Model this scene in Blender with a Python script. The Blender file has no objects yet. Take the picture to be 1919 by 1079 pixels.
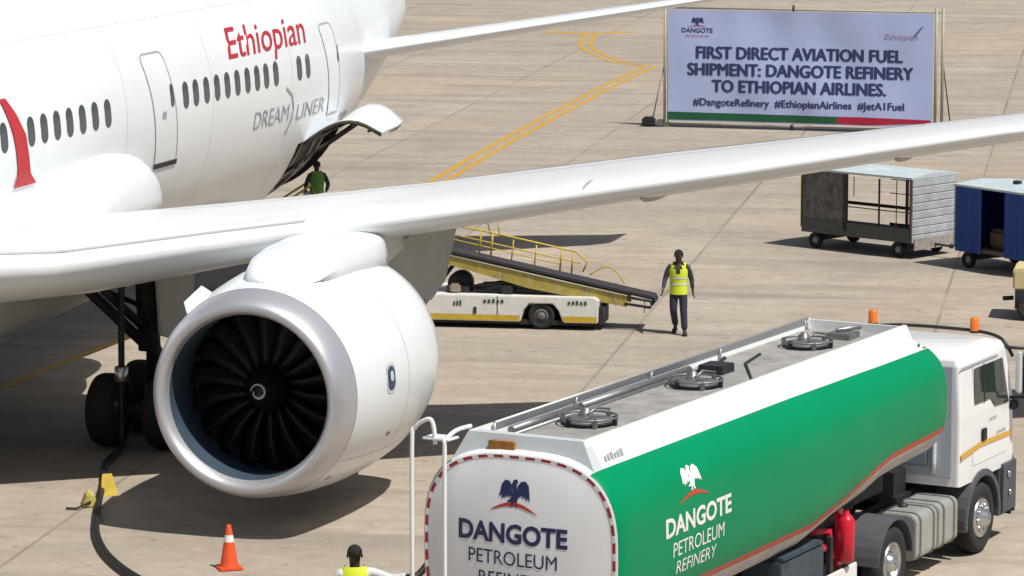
import bpy, bmesh, math, random
from mathutils import Vector, Matrix
random.seed(7)
S = bpy.context.scene
COL = S.collection
R = math.radians
# ------------------------------------------------------------------ camera
CAM_H, PITCH, FPX = 11.6, 0.145, 6550.0
cd = bpy.data.cameras.new('camera'); cam = bpy.data.objects.new('camera', cd); COL.objects.link(cam)
cam.location = (0, 0, CAM_H); cam.rotation_euler = (math.pi/2 - PITCH, 0, 0)
cd.sensor_width = 36; cd.lens = 36*FPX/1919; cd.clip_start = 1; cd.clip_end = 6000
S.camera = cam
# ------------------------------------------------------------------ light
SUN = Vector((0.44, -0.38, 1.0)).normalized()
elev = math.asin(SUN.z)
w = bpy.data.worlds.new('World'); S.world = w; w.use_nodes = True
nt = w.node_tree; bg = nt.nodes['Background']
sky = nt.nodes.new('ShaderNodeTexSky'); sky.sky_type = 'NISHITA'; sky.sun_disc = False
sky.sun_elevation = elev; sky.sun_rotation = math.atan2(SUN.x, SUN.y)
sky.dust_density = 2.0; sky.air_density = 1.0
nt.links.new(sky.outputs[0], bg.inputs[0]); bg.inputs[1].default_value = 0.058
sl = bpy.data.lights.new('sun', 'SUN'); sl.energy = 4.8; sl.angle = R(0.6); sl.color = (1, 0.955, 0.88)
so = bpy.data.objects.new('sun', sl); COL.objects.link(so); so.rotation_euler = SUN.to_track_quat('Z', 'Y').to_euler()
so.location = (0, 0, 60)
S.view_settings.view_transform = 'Standard'; S.view_settings.look = 'None'
S.view_settings.exposure = 0.10; S.view_settings.gamma = 1

# ------------------------------------------------------------------ materials
MATS = {}
def mat(name, col, rough=0.5, metal=0.0, noise=0.0, nscale=3.0, spec=None, coat=0.0, bump=0.0, bscale=40.0, emit=None, alpha=None, streak=False, col2=None):
    if name in MATS: return MATS[name]
    m = bpy.data.materials.new(name); m.use_nodes = True; t = m.node_tree; b = t.nodes['Principled BSDF']
    b.inputs['Base Color'].default_value = (*col, 1); b.inputs['Roughness'].default_value = rough
    b.inputs['Metallic'].default_value = metal
    if spec is not None: b.inputs['Specular IOR Level'].default_value = spec
    if coat: b.inputs['Coat Weight'].default_value = coat; b.inputs['Coat Roughness'].default_value = 0.08
    tc = t.nodes.new('ShaderNodeTexCoord')
    if noise:
        mp = t.nodes.new('ShaderNodeMapping'); t.links.new(tc.outputs['Object'], mp.inputs[0])
        if streak: mp.inputs['Scale'].default_value = (1, 1, 0.15)
        n = t.nodes.new('ShaderNodeTexNoise'); n.inputs['Scale'].default_value = nscale; n.inputs['Detail'].default_value = 6
        n.inputs['Roughness'].default_value = 0.62
        t.links.new(mp.outputs[0], n.inputs['Vector'])
        r = t.nodes.new('ShaderNodeMapRange'); r.inputs[1].default_value = 0.3; r.inputs[2].default_value = 0.72
        t.links.new(n.outputs['Fac'], r.inputs[0])
        mx = t.nodes.new('ShaderNodeMix'); mx.data_type = 'RGBA'
        c2 = col2 if col2 else tuple(c*(1-noise) for c in col)
        mx.inputs[6].default_value = (*c2, 1); mx.inputs[7].default_value = (*col, 1)
        t.links.new(r.outputs[0], mx.inputs[0]); t.links.new(mx.outputs[2], b.inputs['Base Color'])
        rr = t.nodes.new('ShaderNodeMapRange'); rr.inputs[3].default_value = min(1, rough+0.12); rr.inputs[4].default_value = rough
        t.links.new(n.outputs['Fac'], rr.inputs[0]); t.links.new(rr.outputs[0], b.inputs['Roughness'])
    if bump:
        n2 = t.nodes.new('ShaderNodeTexNoise'); n2.inputs['Scale'].default_value = bscale; n2.inputs['Detail'].default_value = 4
        t.links.new(tc.outputs['Object'], n2.inputs['Vector'])
        bp = t.nodes.new('ShaderNodeBump'); bp.inputs['Strength'].default_value = bump; bp.inputs['Distance'].default_value = 0.02
        t.links.new(n2.outputs['Fac'], bp.inputs['Height']); t.links.new(bp.outputs[0], b.inputs['Normal'])
    if emit: b.inputs['Emission Color'].default_value = (*emit[0], 1); b.inputs['Emission Strength'].default_value = emit[1]
    MATS[name] = m; return m

AW = mat('aircraft_white', (0.775, 0.815, 0.85), 0.30, noise=0.07, nscale=0.6, coat=0.3)
AWG = mat('aircraft_grey', (0.42, 0.43, 0.42), 0.45, noise=0.12, nscale=1.2)
LINE = mat('panel_line_grey', (0.33, 0.35, 0.37), 0.6)
LIPM = mat('inlet_lip_metal', (0.60, 0.60, 0.64), 0.34, metal=0.62, noise=0.06, nscale=2)
LINER = mat('inlet_liner_blue_grey', (0.035, 0.062, 0.095), 0.6, noise=0.15, nscale=4)
FANB = mat('fan_blade_black', (0.011, 0.010, 0.010), 0.5, spec=0.25)
HUB = mat('spinner_black', (0.010, 0.010, 0.012), 0.3)
WGLASS = mat('cabin_window_glass', (0.06, 0.075, 0.085), 0.15)
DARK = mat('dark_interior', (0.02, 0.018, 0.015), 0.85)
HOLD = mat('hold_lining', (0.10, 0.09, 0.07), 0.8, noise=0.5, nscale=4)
STEEL = mat('worn_steel', (0.30, 0.30, 0.30), 0.42, metal=0.7, noise=0.3, nscale=8)
DSTEEL = mat('dark_steel', (0.035, 0.036, 0.040), 0.55, metal=0.2, noise=0.4, nscale=7)
CHROME = mat('polished_alloy', (0.62, 0.62, 0.62), 0.22, metal=0.9, noise=0.15, nscale=10)
ALU = mat('brushed_aluminium', (0.52, 0.52, 0.50), 0.38, metal=0.55, noise=0.15, nscale=6)
RUB = mat('tyre_rubber', (0.022, 0.022, 0.023), 0.8, noise=0.3, nscale=9, bump=0.2)
BLKP = mat('black_plastic', (0.022, 0.023, 0.027), 0.5, noise=0.4, nscale=6)
GRYP = mat('dark_grey_plastic', (0.085, 0.09, 0.105), 0.5, noise=0.3, nscale=5)
RED = mat('livery_red', (0.45, 0.025, 0.035), 0.4)
DRED = mat('dark_red_ink', (0.30, 0.015, 0.05), 0.5)
GREEN = mat('tanker_green', (0.0, 0.235, 0.095), 0.30, noise=0.10, nscale=0.5, spec=0.12)
TWHITE = mat('tanker_white', (0.78, 0.79, 0.79), 0.33, noise=0.08, nscale=1.6, coat=0.25)
TGREY = mat('tanker_end_white', (0.80, 0.82, 0.84), 0.4, noise=0.14, nscale=1.6, streak=True)
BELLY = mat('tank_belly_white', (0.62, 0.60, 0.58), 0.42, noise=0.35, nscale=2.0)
TRED = mat('tanker_stripe_red', (0.50, 0.05, 0.02), 0.4)
NAVY = mat('navy_ink', (0.010, 0.020, 0.085), 0.45)
LGREY = mat('light_grey_ink', (0.33, 0.35, 0.38), 0.5)
CABW = mat('cab_white', (0.78, 0.79, 0.80), 0.28, noise=0.05, nscale=2, coat=0.4)
CABG = mat('cab_rear_grey', (0.42, 0.47, 0.53), 0.5, noise=0.12, nscale=3)
GLASS = mat('vehicle_glass', (0.03, 0.045, 0.04), 0.05, spec=0.9)
AMBER = mat('amber_lens', (0.72, 0.17, 0.02), 0.25)
DECK = mat('tank_deck_grey', (0.36, 0.35, 0.33), 0.6, noise=0.4, nscale=3)
YEL = mat('safety_yellow', (0.62, 0.44, 0.04), 0.5, noise=0.3, nscale=6)
YLINE = mat('worn_yellow_paint', (0.52, 0.29, 0.015), 0.75, noise=0.35, nscale=2.5, col2=(0.40, 0.25, 0.06))
BUFF = mat('yellow_green_frame', (0.45, 0.36, 0.08), 0.55, noise=0.4, nscale=5)
LDW = mat('loader_white', (0.74, 0.73, 0.70), 0.45, noise=0.18, nscale=4)
CREAM = mat('cream_paint', (0.66, 0.55, 0.30), 0.5, noise=0.25, nscale=4)
BANW = mat('banner_vinyl', (0.49, 0.57, 0.88), 0.55, noise=0.12, nscale=0.8)
BANG = mat('banner_green_ink', (0.008, 0.11, 0.045), 0.5)
BANR = mat('banner_red_ink', (0.42, 0.012, 0.045), 0.5)
INK = mat('banner_text_ink', (0.035, 0.045, 0.15), 0.5)
POLE = mat('frame_pole_beige', (0.40, 0.38, 0.30), 0.45, noise=0.3, nscale=8)
CARTM = mat('cart_dull_metal', (0.26, 0.27, 0.27), 0.55, metal=0.2, noise=0.5, nscale=5)
CARTR = mat('cart_roof_pale_blue', (0.52, 0.60, 0.64), 0.5, noise=0.25, nscale=2)
CARTP = mat('cart_dark_panel', (0.19, 0.18, 0.18), 0.6, noise=0.75, nscale=4, col2=(.05,.035,.035))
CARTE = mat('cart_end_sheet', (0.46, 0.50, 0.52), 0.5, noise=0.35, nscale=3)
BLUE = mat('blue_tarpaulin', (0.008, 0.06, 0.33), 0.55, noise=0.35, nscale=5, bump=0.4, bscale=9)
RUST = mat('rusty_frame', (0.13, 0.10, 0.085), 0.75, noise=0.5, nscale=9)
HIVIS = mat('hi_vis_yellow', (0.60, 0.70, 0.03), 0.7, bump=0.3, bscale=60)
HIVG = mat('hi_vis_green', (0.10, 0.26, 0.03), 0.7, bump=0.3, bscale=60)
REFL = mat('reflective_tape', (0.62, 0.62, 0.58), 0.4)
SKIN = mat('dark_brown_skin', (0.045, 0.024, 0.015), 0.55)
HAIR = mat('black_hair', (0.008, 0.007, 0.006), 0.8, bump=0.5, bscale=120)
TROU = mat('navy_trousers', (0.018, 0.022, 0.045), 0.8, bump=0.5, bscale=30)
SHIRTD = mat('dark_shirt', (0.03, 0.035, 0.045), 0.8, bump=0.4, bscale=40)
SHIRTW = mat('pale_shirt', (0.60, 0.60, 0.62), 0.8, bump=0.4, bscale=40)
SHOE = mat('black_shoe', (0.010, 0.010, 0.010), 0.6)
EYEW = mat('eye_brown', (0.10, 0.08, 0.07), 0.25)
CONEO = mat('cone_orange', (0.75, 0.09, 0.02), 0.5, noise=0.15, nscale=8)
CONEW = mat('cone_white_band', (0.75, 0.75, 0.73), 0.5)
REDC = mat('extinguisher_red', (0.55, 0.008, 0.03), 0.3, coat=0.3)
HOSE = mat('black_hose', (0.012, 0.012, 0.013), 0.55)

# ------------------------------------------------------------------ mesh builder
class M:
    def __init__(s, flip=False): s.v = []; s.f = []; s.m = []; s.s = []; s.flip = flip
    def add(s, vs, fs, mi=0, smooth=False):
        o = len(s.v); s.v += [tuple(v) for v in vs]
        for f in fs: s.f.append([o+i for i in f]); s.m.append(mi); s.s.append(smooth)
        return s
    def box(s, x0, x1, y0, y1, z0, z1, mi=0, M4=None):
        vs = [Vector((x, y, z)) for z in (z0, z1) for y in (y0, y1) for x in (x0, x1)]
        if M4: vs = [M4 @ v for v in vs]
        return s.add(vs, [(0,2,3,1),(4,5,7,6),(0,1,5,4),(2,6,7,3),(0,4,6,2),(1,3,7,5)], mi)
    def loft(s, rings, caps=True, closed=True, mi=0, smooth=True, mif=None):
        n = len(rings[0]); o = len(s.v)
        for r in rings: s.v += [tuple(p) for p in r]
        for i in range(len(rings)-1):
            for j in range(n if closed else n-1):
                k = (j+1) % n
                m_ = mif(i, j) if mif else mi
                if m_ is None: continue
                s.f.append([o+i*n+j, o+i*n+k, o+(i+1)*n+k, o+(i+1)*n+j]); s.m.append(m_); s.s.append(smooth)
        if caps and closed:
            c0 = mif(0, 0) if mif else mi; c0 = 0 if c0 is None else c0
            if caps in (True, 'a'): s.f.append([o+j for j in range(n)][::-1]); s.m.append(c0); s.s.append(False)
            if caps in (True, 'b'): s.f.append([o+(len(rings)-1)*n+j for j in range(n)]); s.m.append(c0); s.s.append(False)
        return s
    def tube(s, pts, r, n=8, mi=0, caps=True):
        pts = [Vector(p) for p in pts]; rr = r if isinstance(r, (list, tuple)) else [r]*len(pts)
        t0 = (pts[1]-pts[0]).normalized(); up = Vector((0,0,1)) if abs(t0.z) < 0.9 else Vector((1,0,0))
        a = t0.cross(up).normalized(); rings = []
        for i, p in enumerate(pts):
            t = ((pts[min(i+1, len(pts)-1)]-pts[max(i-1, 0)])).normalized()
            a = (a - t*a.dot(t)).normalized(); b = t.cross(a)
            rings.append([p + (a*math.cos(q)+b*math.sin(q))*rr[i] for q in [2*math.pi*k/n for k in range(n)]])
        return s.loft(rings, caps, True, mi)
    def lathe(s, prof, c, axis, n=32, mi=0, a0=0.0, a1=2*math.pi, smooth=True, mif=None, caps=False):
        # prof: (t along axis, radius)
        c = Vector(c); ax = Vector(axis).normalized(); up = Vector((0,0,1)) if abs(ax.z) < 0.9 else Vector((1,0,0))
        a = ax.cross(up).normalized(); b = ax.cross(a); full = abs(a1-a0-2*math.pi) < 1e-6
        k = n if full else n+1
        rings = [[c + ax*t + (a*math.cos(a0+(a1-a0)*i/n)+b*math.sin(a0+(a1-a0)*i/n))*r for i in range(k)] for t, r in prof]
        return s.loft(rings, caps, full, mi, smooth, mif)
    def prism(s, poly, fn, d0, d1, mi=0):
        # poly 2-D points; fn(a,b,d)->3-D point
        n = len(poly); vs = [fn(a, b, d0) for a, b in poly]+[fn(a, b, d1) for a, b in poly]
        return s.add(vs, [list(range(n))[::-1], list(range(n, 2*n))]+[(i, (i+1) % n, n+(i+1) % n, n+i) for i in range(n)], mi)
    def build(s, name, mats, parent=None, bevel=0.0, recalc=True, segs=2):
        me = bpy.data.meshes.new(name)
        vs = [(x, -y, z) for x, y, z in s.v] if s.flip else s.v
        me.from_pydata(vs, [], s.f)
        if not isinstance(mats, (list, tuple)): mats = [mats]
        for m_ in mats: me.materials.append(m_)
        me.polygons.foreach_set('material_index', s.m); me.polygons.foreach_set('use_smooth', s.s)
        if recalc or bevel:
            bm = bmesh.new(); bm.from_mesh(me)
            if bevel:
                bm.verts.index_update()
                bmesh.ops.recalc_face_normals(bm, faces=bm.faces[:])
                ed = [e for e in bm.edges if len(e.link_faces) == 2 and e.calc_face_angle(0) > 0.5]
                bmesh.ops.bevel(bm, geom=ed, offset=bevel, segments=segs, affect='EDGES', clamp_overlap=True)
            bmesh.ops.recalc_face_normals(bm, faces=bm.faces[:]); bm.to_mesh(me); bm.free()
        me.update()
        o = bpy.data.objects.new(name, me); COL.objects.link(o)
        if parent is not None: o.parent = parent
        return o

def empty(name, loc=(0,0,0), rz=0.0, sc=1.0):
    o = bpy.data.objects.new(name, None); COL.objects.link(o); o.location = loc; o.rotation_euler = (0, 0, rz)
    o.scale = (sc, sc, sc); o.empty_display_size = 0.5; return o
def tag(o, label, cat=None, group=None, kind=None):
    if label: o['label'] = label
    if cat: o['category'] = cat
    if group: o['group'] = group
    if kind: o['kind'] = kind
    return o
def copytree(o, parent=None):
    c = o.copy(); COL.objects.link(c); c.parent = parent
    for ch in list(o.children): copytree(ch, c)
    return c
def lerp(x, xs, ys):
    if x <= xs[0]: return ys[0]
    for i in range(len(xs)-1):
        if x <= xs[i+1]: return ys[i]+(ys[i+1]-ys[i])*(x-xs[i])/(xs[i+1]-xs[i])
    return ys[-1]

def text_geo(body, bold=0.0, shear=0.0, res=3):
    """triangles of a line of text, normalised to a 0..1 box in both axes"""
    cu = bpy.data.curves.new('t', 'FONT'); cu.body = body; cu.size = 1; cu.offset = bold; cu.shear = shear
    cu.resolution_u = res; cu.fill_mode = 'FRONT'
    o = bpy.data.objects.new('t', cu); COL.objects.link(o)
    dg = bpy.context.evaluated_depsgraph_get(); dg.update()
    me = bpy.data.meshes.new_from_object(o.evaluated_get(dg))
    bm = bmesh.new(); bm.from_mesh(me)
    bmesh.ops.triangulate(bm, faces=bm.faces[:])
    xs = [v.co.x for v in bm.verts]; ys = [v.co.y for v in bm.verts]
    x0, x1, y0, y1 = min(xs), max(xs), min(ys), max(ys)
    vs = [((v.co.x-x0)/(x1-x0), (v.co.y-y0)/(y1-y0)) for v in bm.verts]; bm.verts.index_update()
    fs = [[v.index for v in f.verts] for f in bm.faces]
    bm.free(); bpy.data.meshes.remove(me); bpy.data.objects.remove(o); bpy.data.curves.remove(cu)
    return vs, fs
def put_text(m, body, fn, x0, x1, y0, y1, mi=0, bold=0.02, shear=0.0):
    vs, fs = text_geo(body, bold, shear)
    m.add([fn(x0+(x1-x0)*a, y0+(y1-y0)*b) for a, b in vs], fs, mi)
def put_bold(m, body, fn, x0, x1, y0, y1, k=.02, mi=0):
    for i, (dx, dy) in enumerate(((-k, 0), (0, k*.5), (k, 0), (0, -k*.5))):
        put_text(m, body, lambda x, z, i=i: (lambda q: (q[0], q[1]-.0012*i, q[2]))(fn(x, z)), x0+dx, x1+dx, y0+dy, y1+dy, mi, 0.0)
def put_marks(m, fn, x0, x1, y0, y1, n, mi=0):
    # small lettering too worn to read: short uneven bars
    wd = (x1-x0)/n
    for i in range(n):
        a = x0+wd*i; h = y0+(y1-y0)*(.75+.25*((i*7) % 3)/2)
        m.add([fn(a, y0), fn(a+wd*.62, y0), fn(a+wd*.62, h), fn(a, h)], [(0,1,2,3)], mi)
EAGLE = [[(-.06,.55),(-.10,.80),(-.05,.98),(.05,1.0),(.12,.90),(.06,.84),(.08,.60),(.13,.35),(.09,.12),(.12,0),(.03,0),(.02,.14),(-.02,.14),(-.03,0),(-.16,0),(-.09,.06),(-.08,.15),(-.25,.18),(-.12,.30)],
         [(-.08,.42),(-.10,.78),(-.18,.93),(-.32,.96),(-.43,.80),(-.45,.62),(-.50,.34),(-.41,.42),(-.40,.24),(-.32,.38),(-.29,.28),(-.23,.42),(-.18,.34)],
         [(.09,.42),(.10,.78),(.20,.93),(.34,.96),(.46,.80),(.48,.62),(.52,.22),(.43,.36),(.40,.26),(.34,.42),(.29,.32),(.24,.44),(.18,.36)]]
def put_eagle(m, fn, cx, y0, wd, ht, mi=0):
    for p in EAGLE: 
        n = len(p); bmv = [fn(cx+x*wd, y0+y*ht) for x, y in p]
        m.add(bmv, [list(range(n))], mi)
def put_swoosh(m, fn, x0, x1, y0, y1, rise, th, mi=0, n=14):
    vs = []
    for i in range(n+1):
        t = i/n; x = x0+(x1-x0)*t; base = y0+(y1-y0)*t + rise*math.sin(math.pi*min(1, t*1.0))
        h = th*math.sin(math.pi*t)**0.7/2
        vs += [fn(x, base-h), fn(x, base+h)]
    m.add(vs, [(2*i, 2*i+2, 2*i+3, 2*i+1) for i in range(n)], mi)

# ------------------------------------------------------------------ ground
def ground_material():
    m = bpy.data.materials.new('apron_concrete'); m.use_nodes = True; t = m.node_tree; N = t.nodes; L = t.links; b = N['Principled BSDF']
    tc = N.new('ShaderNodeTexCoord'); mp = N.new('ShaderNodeMapping'); L.new(tc.outputs['Object'], mp.inputs[0])
    mp.inputs['Rotation'].default_value = (0, 0, R(9.6)); mp.inputs['Location'].default_value = (0, 0, 0)
    def noise(sc, det, scale=(1,1,1), rough=.6):
        q = N.new('ShaderNodeMapping'); q.inputs['Scale'].default_value = scale; L.new(mp.outputs[0], q.inputs[0])
        n = N.new('ShaderNodeTexNoise'); n.inputs['Scale'].default_value = sc; n.inputs['Detail'].default_value = det; n.inputs['Roughness'].default_value = rough
        L.new(q.outputs[0], n.inputs['Vector']); return n.outputs['Fac']
    def rng(x, a, b_, c, d):
        r = N.new('ShaderNodeMapRange'); r.inputs[1].default_value = a; r.inputs[2].default_value = b_; r.inputs[3].default_value = c; r.inputs[4].default_value = d
        L.new(x, r.inputs[0]); return r.outputs[0]
    def mix(f, a, b_, mode='MIX'):
        q = N.new('ShaderNodeMix'); q.data_type = 'RGBA'; q.blend_type = mode
        if isinstance(f, float): q.inputs[0].default_value = f
        else: L.new(f, q.inputs[0])
        for k, x in ((6, a), (7, b_)):
            if isinstance(x, tuple): q.inputs[k].default_value = (*x, 1)
            else: L.new(x, q.inputs[k])
        return q.outputs[2]
    def math_(op, a, b_=None):
        q = N.new('ShaderNodeMath'); q.operation = op
        for k, x in ((0, a), (1, b_)):
            if x is None: continue
            if isinstance(x, (int, float)): q.inputs[k].default_value = x
            else: L.new(x, q.inputs[k])
        return q.outputs[0]
    base = mix(rng(noise(0.055, 5), .35, .68, 0, 1), (0.475, 0.400, 0.318), (0.430, 0.395, 0.335))
    base = mix(rng(noise(0.35, 8, rough=.7), .35, .75, 0, .55), base, (0.31, 0.25, 0.195))
    base = mix(rng(noise(2.2, 8, rough=.75), .42, .72, 0, .62), base, (0.27, 0.22, 0.175))
    base = mix(rng(noise(0.5, 6, (.22, 1.7, 1)), .48, .70, 0, .50), base, (0.235, 0.215, 0.19))      # tyre sweeps across the slabs
    base = mix(rng(noise(1.1, 5, (.5, 1, 1), .5), .66, .74, 0, .55), base, (0.16, 0.125, 0.10))     # oil spots
    base = mix(rng(noise(14, 3), .3, .8, 0, .22), base, (0.20, 0.17, 0.14))
    base = mix(rng(noise(0.16, 4, (1,1,1), .55), .56, .66, 0, .30), base, (0.44, 0.40, 0.33))
    base = mix(rng(noise(0.9, 7, (.08, 1.0, 1), .6), .52, .66, 0, .5), base, (0.20, 0.185, 0.165))
    base = mix(rng(noise(3.5, 2, (1,1,1), .4), .67, .73, 0, .6), base, (0.17, 0.14, 0.115))
    sx = N.new('ShaderNodeSeparateXYZ'); L.new(mp.outputs[0], sx.inputs[0])
    def joint(out, off, per, half):
        a = math_('ADD', out, off); a = math_('MODULO', math_('ADD', a, per*200), per); a = math_('SUBTRACT', a, per/2)
        a = math_('ABSOLUTE', a); return math_('LESS_THAN', a, half)
    j = math_('MAXIMUM', joint(sx.outputs[0], JX, 6.3, 0.035), math_('MULTIPLY', joint(sx.outputs[1], 2.0, 6.3, 0.045), 0.35))
    base = mix(math_('MULTIPLY', j, rng(noise(0.25, 4), .35, .65, .2, .75)), base, (0.13, 0.11, 0.09))
    # each slab slightly its own tone
    vx = math_('FLOOR', math_('DIVIDE', math_('ADD', sx.outputs[0], JX+6.3*200+3.15), 6.3)); vy = math_('FLOOR', math_('DIVIDE', math_('ADD', sx.outputs[1], 2.0+6.3*200+3.15), 6.3))
    cb = N.new('ShaderNodeCombineXYZ'); L.new(vx, cb.inputs[0]); L.new(vy, cb.inputs[1])
    wn = N.new('ShaderNodeTexWhiteNoise'); wn.noise_dimensions = '3D'; L.new(cb.outputs[0], wn.inputs['Vector'])
    base = mix(rng(wn.outputs['Value'], 0, 1, 0, .26), base, (0.24, 0.20, 0.16))
    base = mix(rng(noise(0.22, 9, (1,1,1), .72), .50, .66, 0, .42), base, (0.225, 0.185, 0.15))      # broad grimy patches
    base = mix(rng(noise(0.75, 9, (1,1.4,1), .8), .56, .66, 0, .5), base, (0.19, 0.16, 0.135))
    base = mix(rng(noise(1.6, 9, (1,1,1), .8), .57, .68, 0, .45), base, (0.50, 0.45, 0.38))
    L.new(base, b.inputs['Base Color']); b.inputs['Roughness'].default_value = 0.85; b.inputs['Specular IOR Level'].default_value = 0.3
    bp = N.new('ShaderNodeBump'); bp.inputs['Strength'].default_value = .25; bp.inputs['Distance'].default_value = .01
    L.new(noise(30, 5), bp.inputs['Height']); L.new(bp.outputs[0], b.inputs['Normal'])
    return m
JX = 0.0
_a = R(9.6)
# rotated x of the joint through (4.59, 85.06): chosen so that a slab joint runs there
JX = 3.15 - ((4.59*math.cos(_a) - 85.06*math.sin(_a)) % 6.3)
g = M().add([(-1500,-100,0),(1500,-100,0),(1500,2500,0),(-1500,2500,0)], [(0,1,2,3)]).build('ground', ground_material(), recalc=False)
tag(g, None, kind='structure')

def ribbon(m, pts, wd, z, gap=0.0):
    P = [Vector((x, y, 0)) for x, y in pts]; vs = []
    for i, p in enumerate(P):
        t = (P[min(i+1, len(P)-1)]-P[max(i-1, 0)]).normalized(); nn = Vector((-t.y, t.x, 0))
        for s_ in ((-wd/2-gap, -gap), (gap, wd/2+gap)) if gap else ((-wd/2, wd/2),):
            vs += [p+nn*s_[0]+Vector((0,0,z)), p+nn*s_[1]+Vector((0,0,z))]
    k = 4 if gap else 2; fs = []
    for i in range(len(P)-1):
        for q in range(0, k, 2): fs.append((k*i+q, k*i+q+1, k*(i+1)+q+1, k*(i+1)+q))
    m.add(vs, fs)
def smooth_path(pts, n=8):
    P = [Vector(p) for p in pts]; out = []
    for i in range(len(P)-1):
        p0, p1, p2, p3 = P[max(i-1,0)], P[i], P[i+1], P[min(i+2, len(P)-1)]
        for k in range(n):
            t = k/n; out.append(0.5*((2*p1)+(p2-p0)*t+(2*p0-5*p1+4*p2-p3)*t*t+(3*p1-p0-3*p2+p3)*t**3))
    out.append(P[-1]); return out
m = M(); ribbon(m, [(-2.9,96.4),(-2.1,101.16),(-0.17,112.35),(1.68,122.18),(3.42,131.31),(5.7,142.2)], .40, .004, .11)
tag(m.build('guide_line', YLINE, recalc=False), None, kind='structure')
m = M(); ribbon(m, [tuple(p.xy) for p in smooth_path([(x,y,0) for x, y in [(5.45,142.0),(4.5,143.5),(3.72,147.4),(3.3,150.92),(3.26,154.61),(3.5,158.2),(3.6,160.4)]])], .40, .008, .12)
tag(m.build('curved_guide_line', YLINE, recalc=False), None, kind='structure')
m = M(); ribbon(m, [(1.55,161.2),(2.6,160.6),(3.6,160.5),(4.7,160.6),(5.4,161.0)], .8, .004)
tag(m.build('stop_bar_line', YLINE, recalc=False), None, kind='structure')
m = M(); ribbon(m, [(-10.6,63.2),(-9.35,67.81),(-8.21,71.76),(-6.6,77.5)], .17, .004)
tag(m.build('taxi_lead_line', YLINE, recalc=False), None, kind='structure')
exec_parts = []

# ================================================================== AIRLINER (u aft from inlet lip, v to port from centreline, w up)
YA = 0.28
AIR = empty('airliner', (-13.599, 55.236, 0), math.pi/2-YA)
tag(AIR, 'large white twin engine passenger jet filling the left side, wing reaching across the picture', 'airplane')
FU = [-20,-19.6,-18.8,-17.5,-15.5,-13,-10,-6,-2,2,6,10,13,16,18,20,21.4,22.6,23.1,24.6,25.8,26.9,28,29.5,31,32.5,34,35.2,36.2,36.9,37.2]
FRR = [(-20,.05),(-19.6,.75),(-18.8,1.35),(-17.5,1.95),(-15.5,2.5),(-13,2.8),(-10,2.88),(16,2.88),(22.6,2.88),(25.2,2.80),(28,2.46),(31,1.95),(34,1.38),(36.2,.9),(36.9,.66),(37.2,.35)]
FCC = [(-20,4.3),(-17.5,4.65),(-13,5.0),(-10,5.06),(24,5.06),(27,5.1),(31,5.33),(34,5.58),(37.2,5.85)]
def fr(u): return lerp(u, [a for a, _ in FRR], [b for _, b in FRR])
def fc(u): return lerp(u, [a for a, _ in FCC], [b for _, b in FCC])
RZ = 1.08
RB = lambda u: lerp(u, [-14,-8,26,28.5,31,34], [1.08,1.20,1.20,1.14,1.1,1.08])      # deeper lower lobe
def fs(u, th, off=0.0):
    r = fr(u)+off; return (u, r*math.cos(th), fc(u)+r*(RZ if th > 0 else RB(u))*math.sin(th))
def fw(u, w_, off=0.012):      # point of the port side surface at height w
    return fs(u, math.asin(max(-.999, min(.999, (w_-fc(u))/(fr(u)*(RZ if w_ > fc(u) else RB(u)))))), off)
NA = 72
CU0, CU1, CT0, CT1 = 23.1, 26.9, -85, -25
def cut(i, j):
    u0, u1 = FU[i], FU[i+1]; a = j*5 - 180
    if u0 >= CU0-1e-6 and u1 <= CU1+1e-6 and CT0 <= a < CT1: return None
    return 0
m = M(True).loft([[fs(u, R(j*5-180)) for j in range(NA)] for u in FU], True, True, 0, True, cut)
m.build('fuselage', AW, AIR, recalc=False)
# cargo bay behind the open hatch
m = M(True)
ths = [CT0+k*5 for k in range((CT1-CT0)//5+1)]
def bay(u, a, d): r = fr(u)-d; return (u, r*math.cos(R(a)), fc(u)+r*RB(u)*math.sin(R(a)))
us = [u for u in FU if CU0-1e-6 <= u <= CU1+1e-6]
D = 0.20
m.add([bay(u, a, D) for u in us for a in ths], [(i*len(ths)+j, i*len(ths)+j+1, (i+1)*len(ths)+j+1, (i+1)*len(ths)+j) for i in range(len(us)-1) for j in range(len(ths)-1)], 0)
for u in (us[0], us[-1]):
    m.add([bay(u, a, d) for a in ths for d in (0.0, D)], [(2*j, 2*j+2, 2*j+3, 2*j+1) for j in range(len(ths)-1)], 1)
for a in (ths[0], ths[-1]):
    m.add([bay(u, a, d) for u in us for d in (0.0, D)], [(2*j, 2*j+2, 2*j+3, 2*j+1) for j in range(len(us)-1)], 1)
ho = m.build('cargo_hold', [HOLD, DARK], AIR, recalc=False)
m = M(True)
for a in (-72, -60, -46): m.tube([bay(u, a, D-.02) for u in us], .03, 6)
for u in (24.1, 25.1, 26.1): m.tube([bay(u, a, D-.03) for a in ths], .035, 6)
m.build('hold_rail', STEEL, ho)
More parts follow.
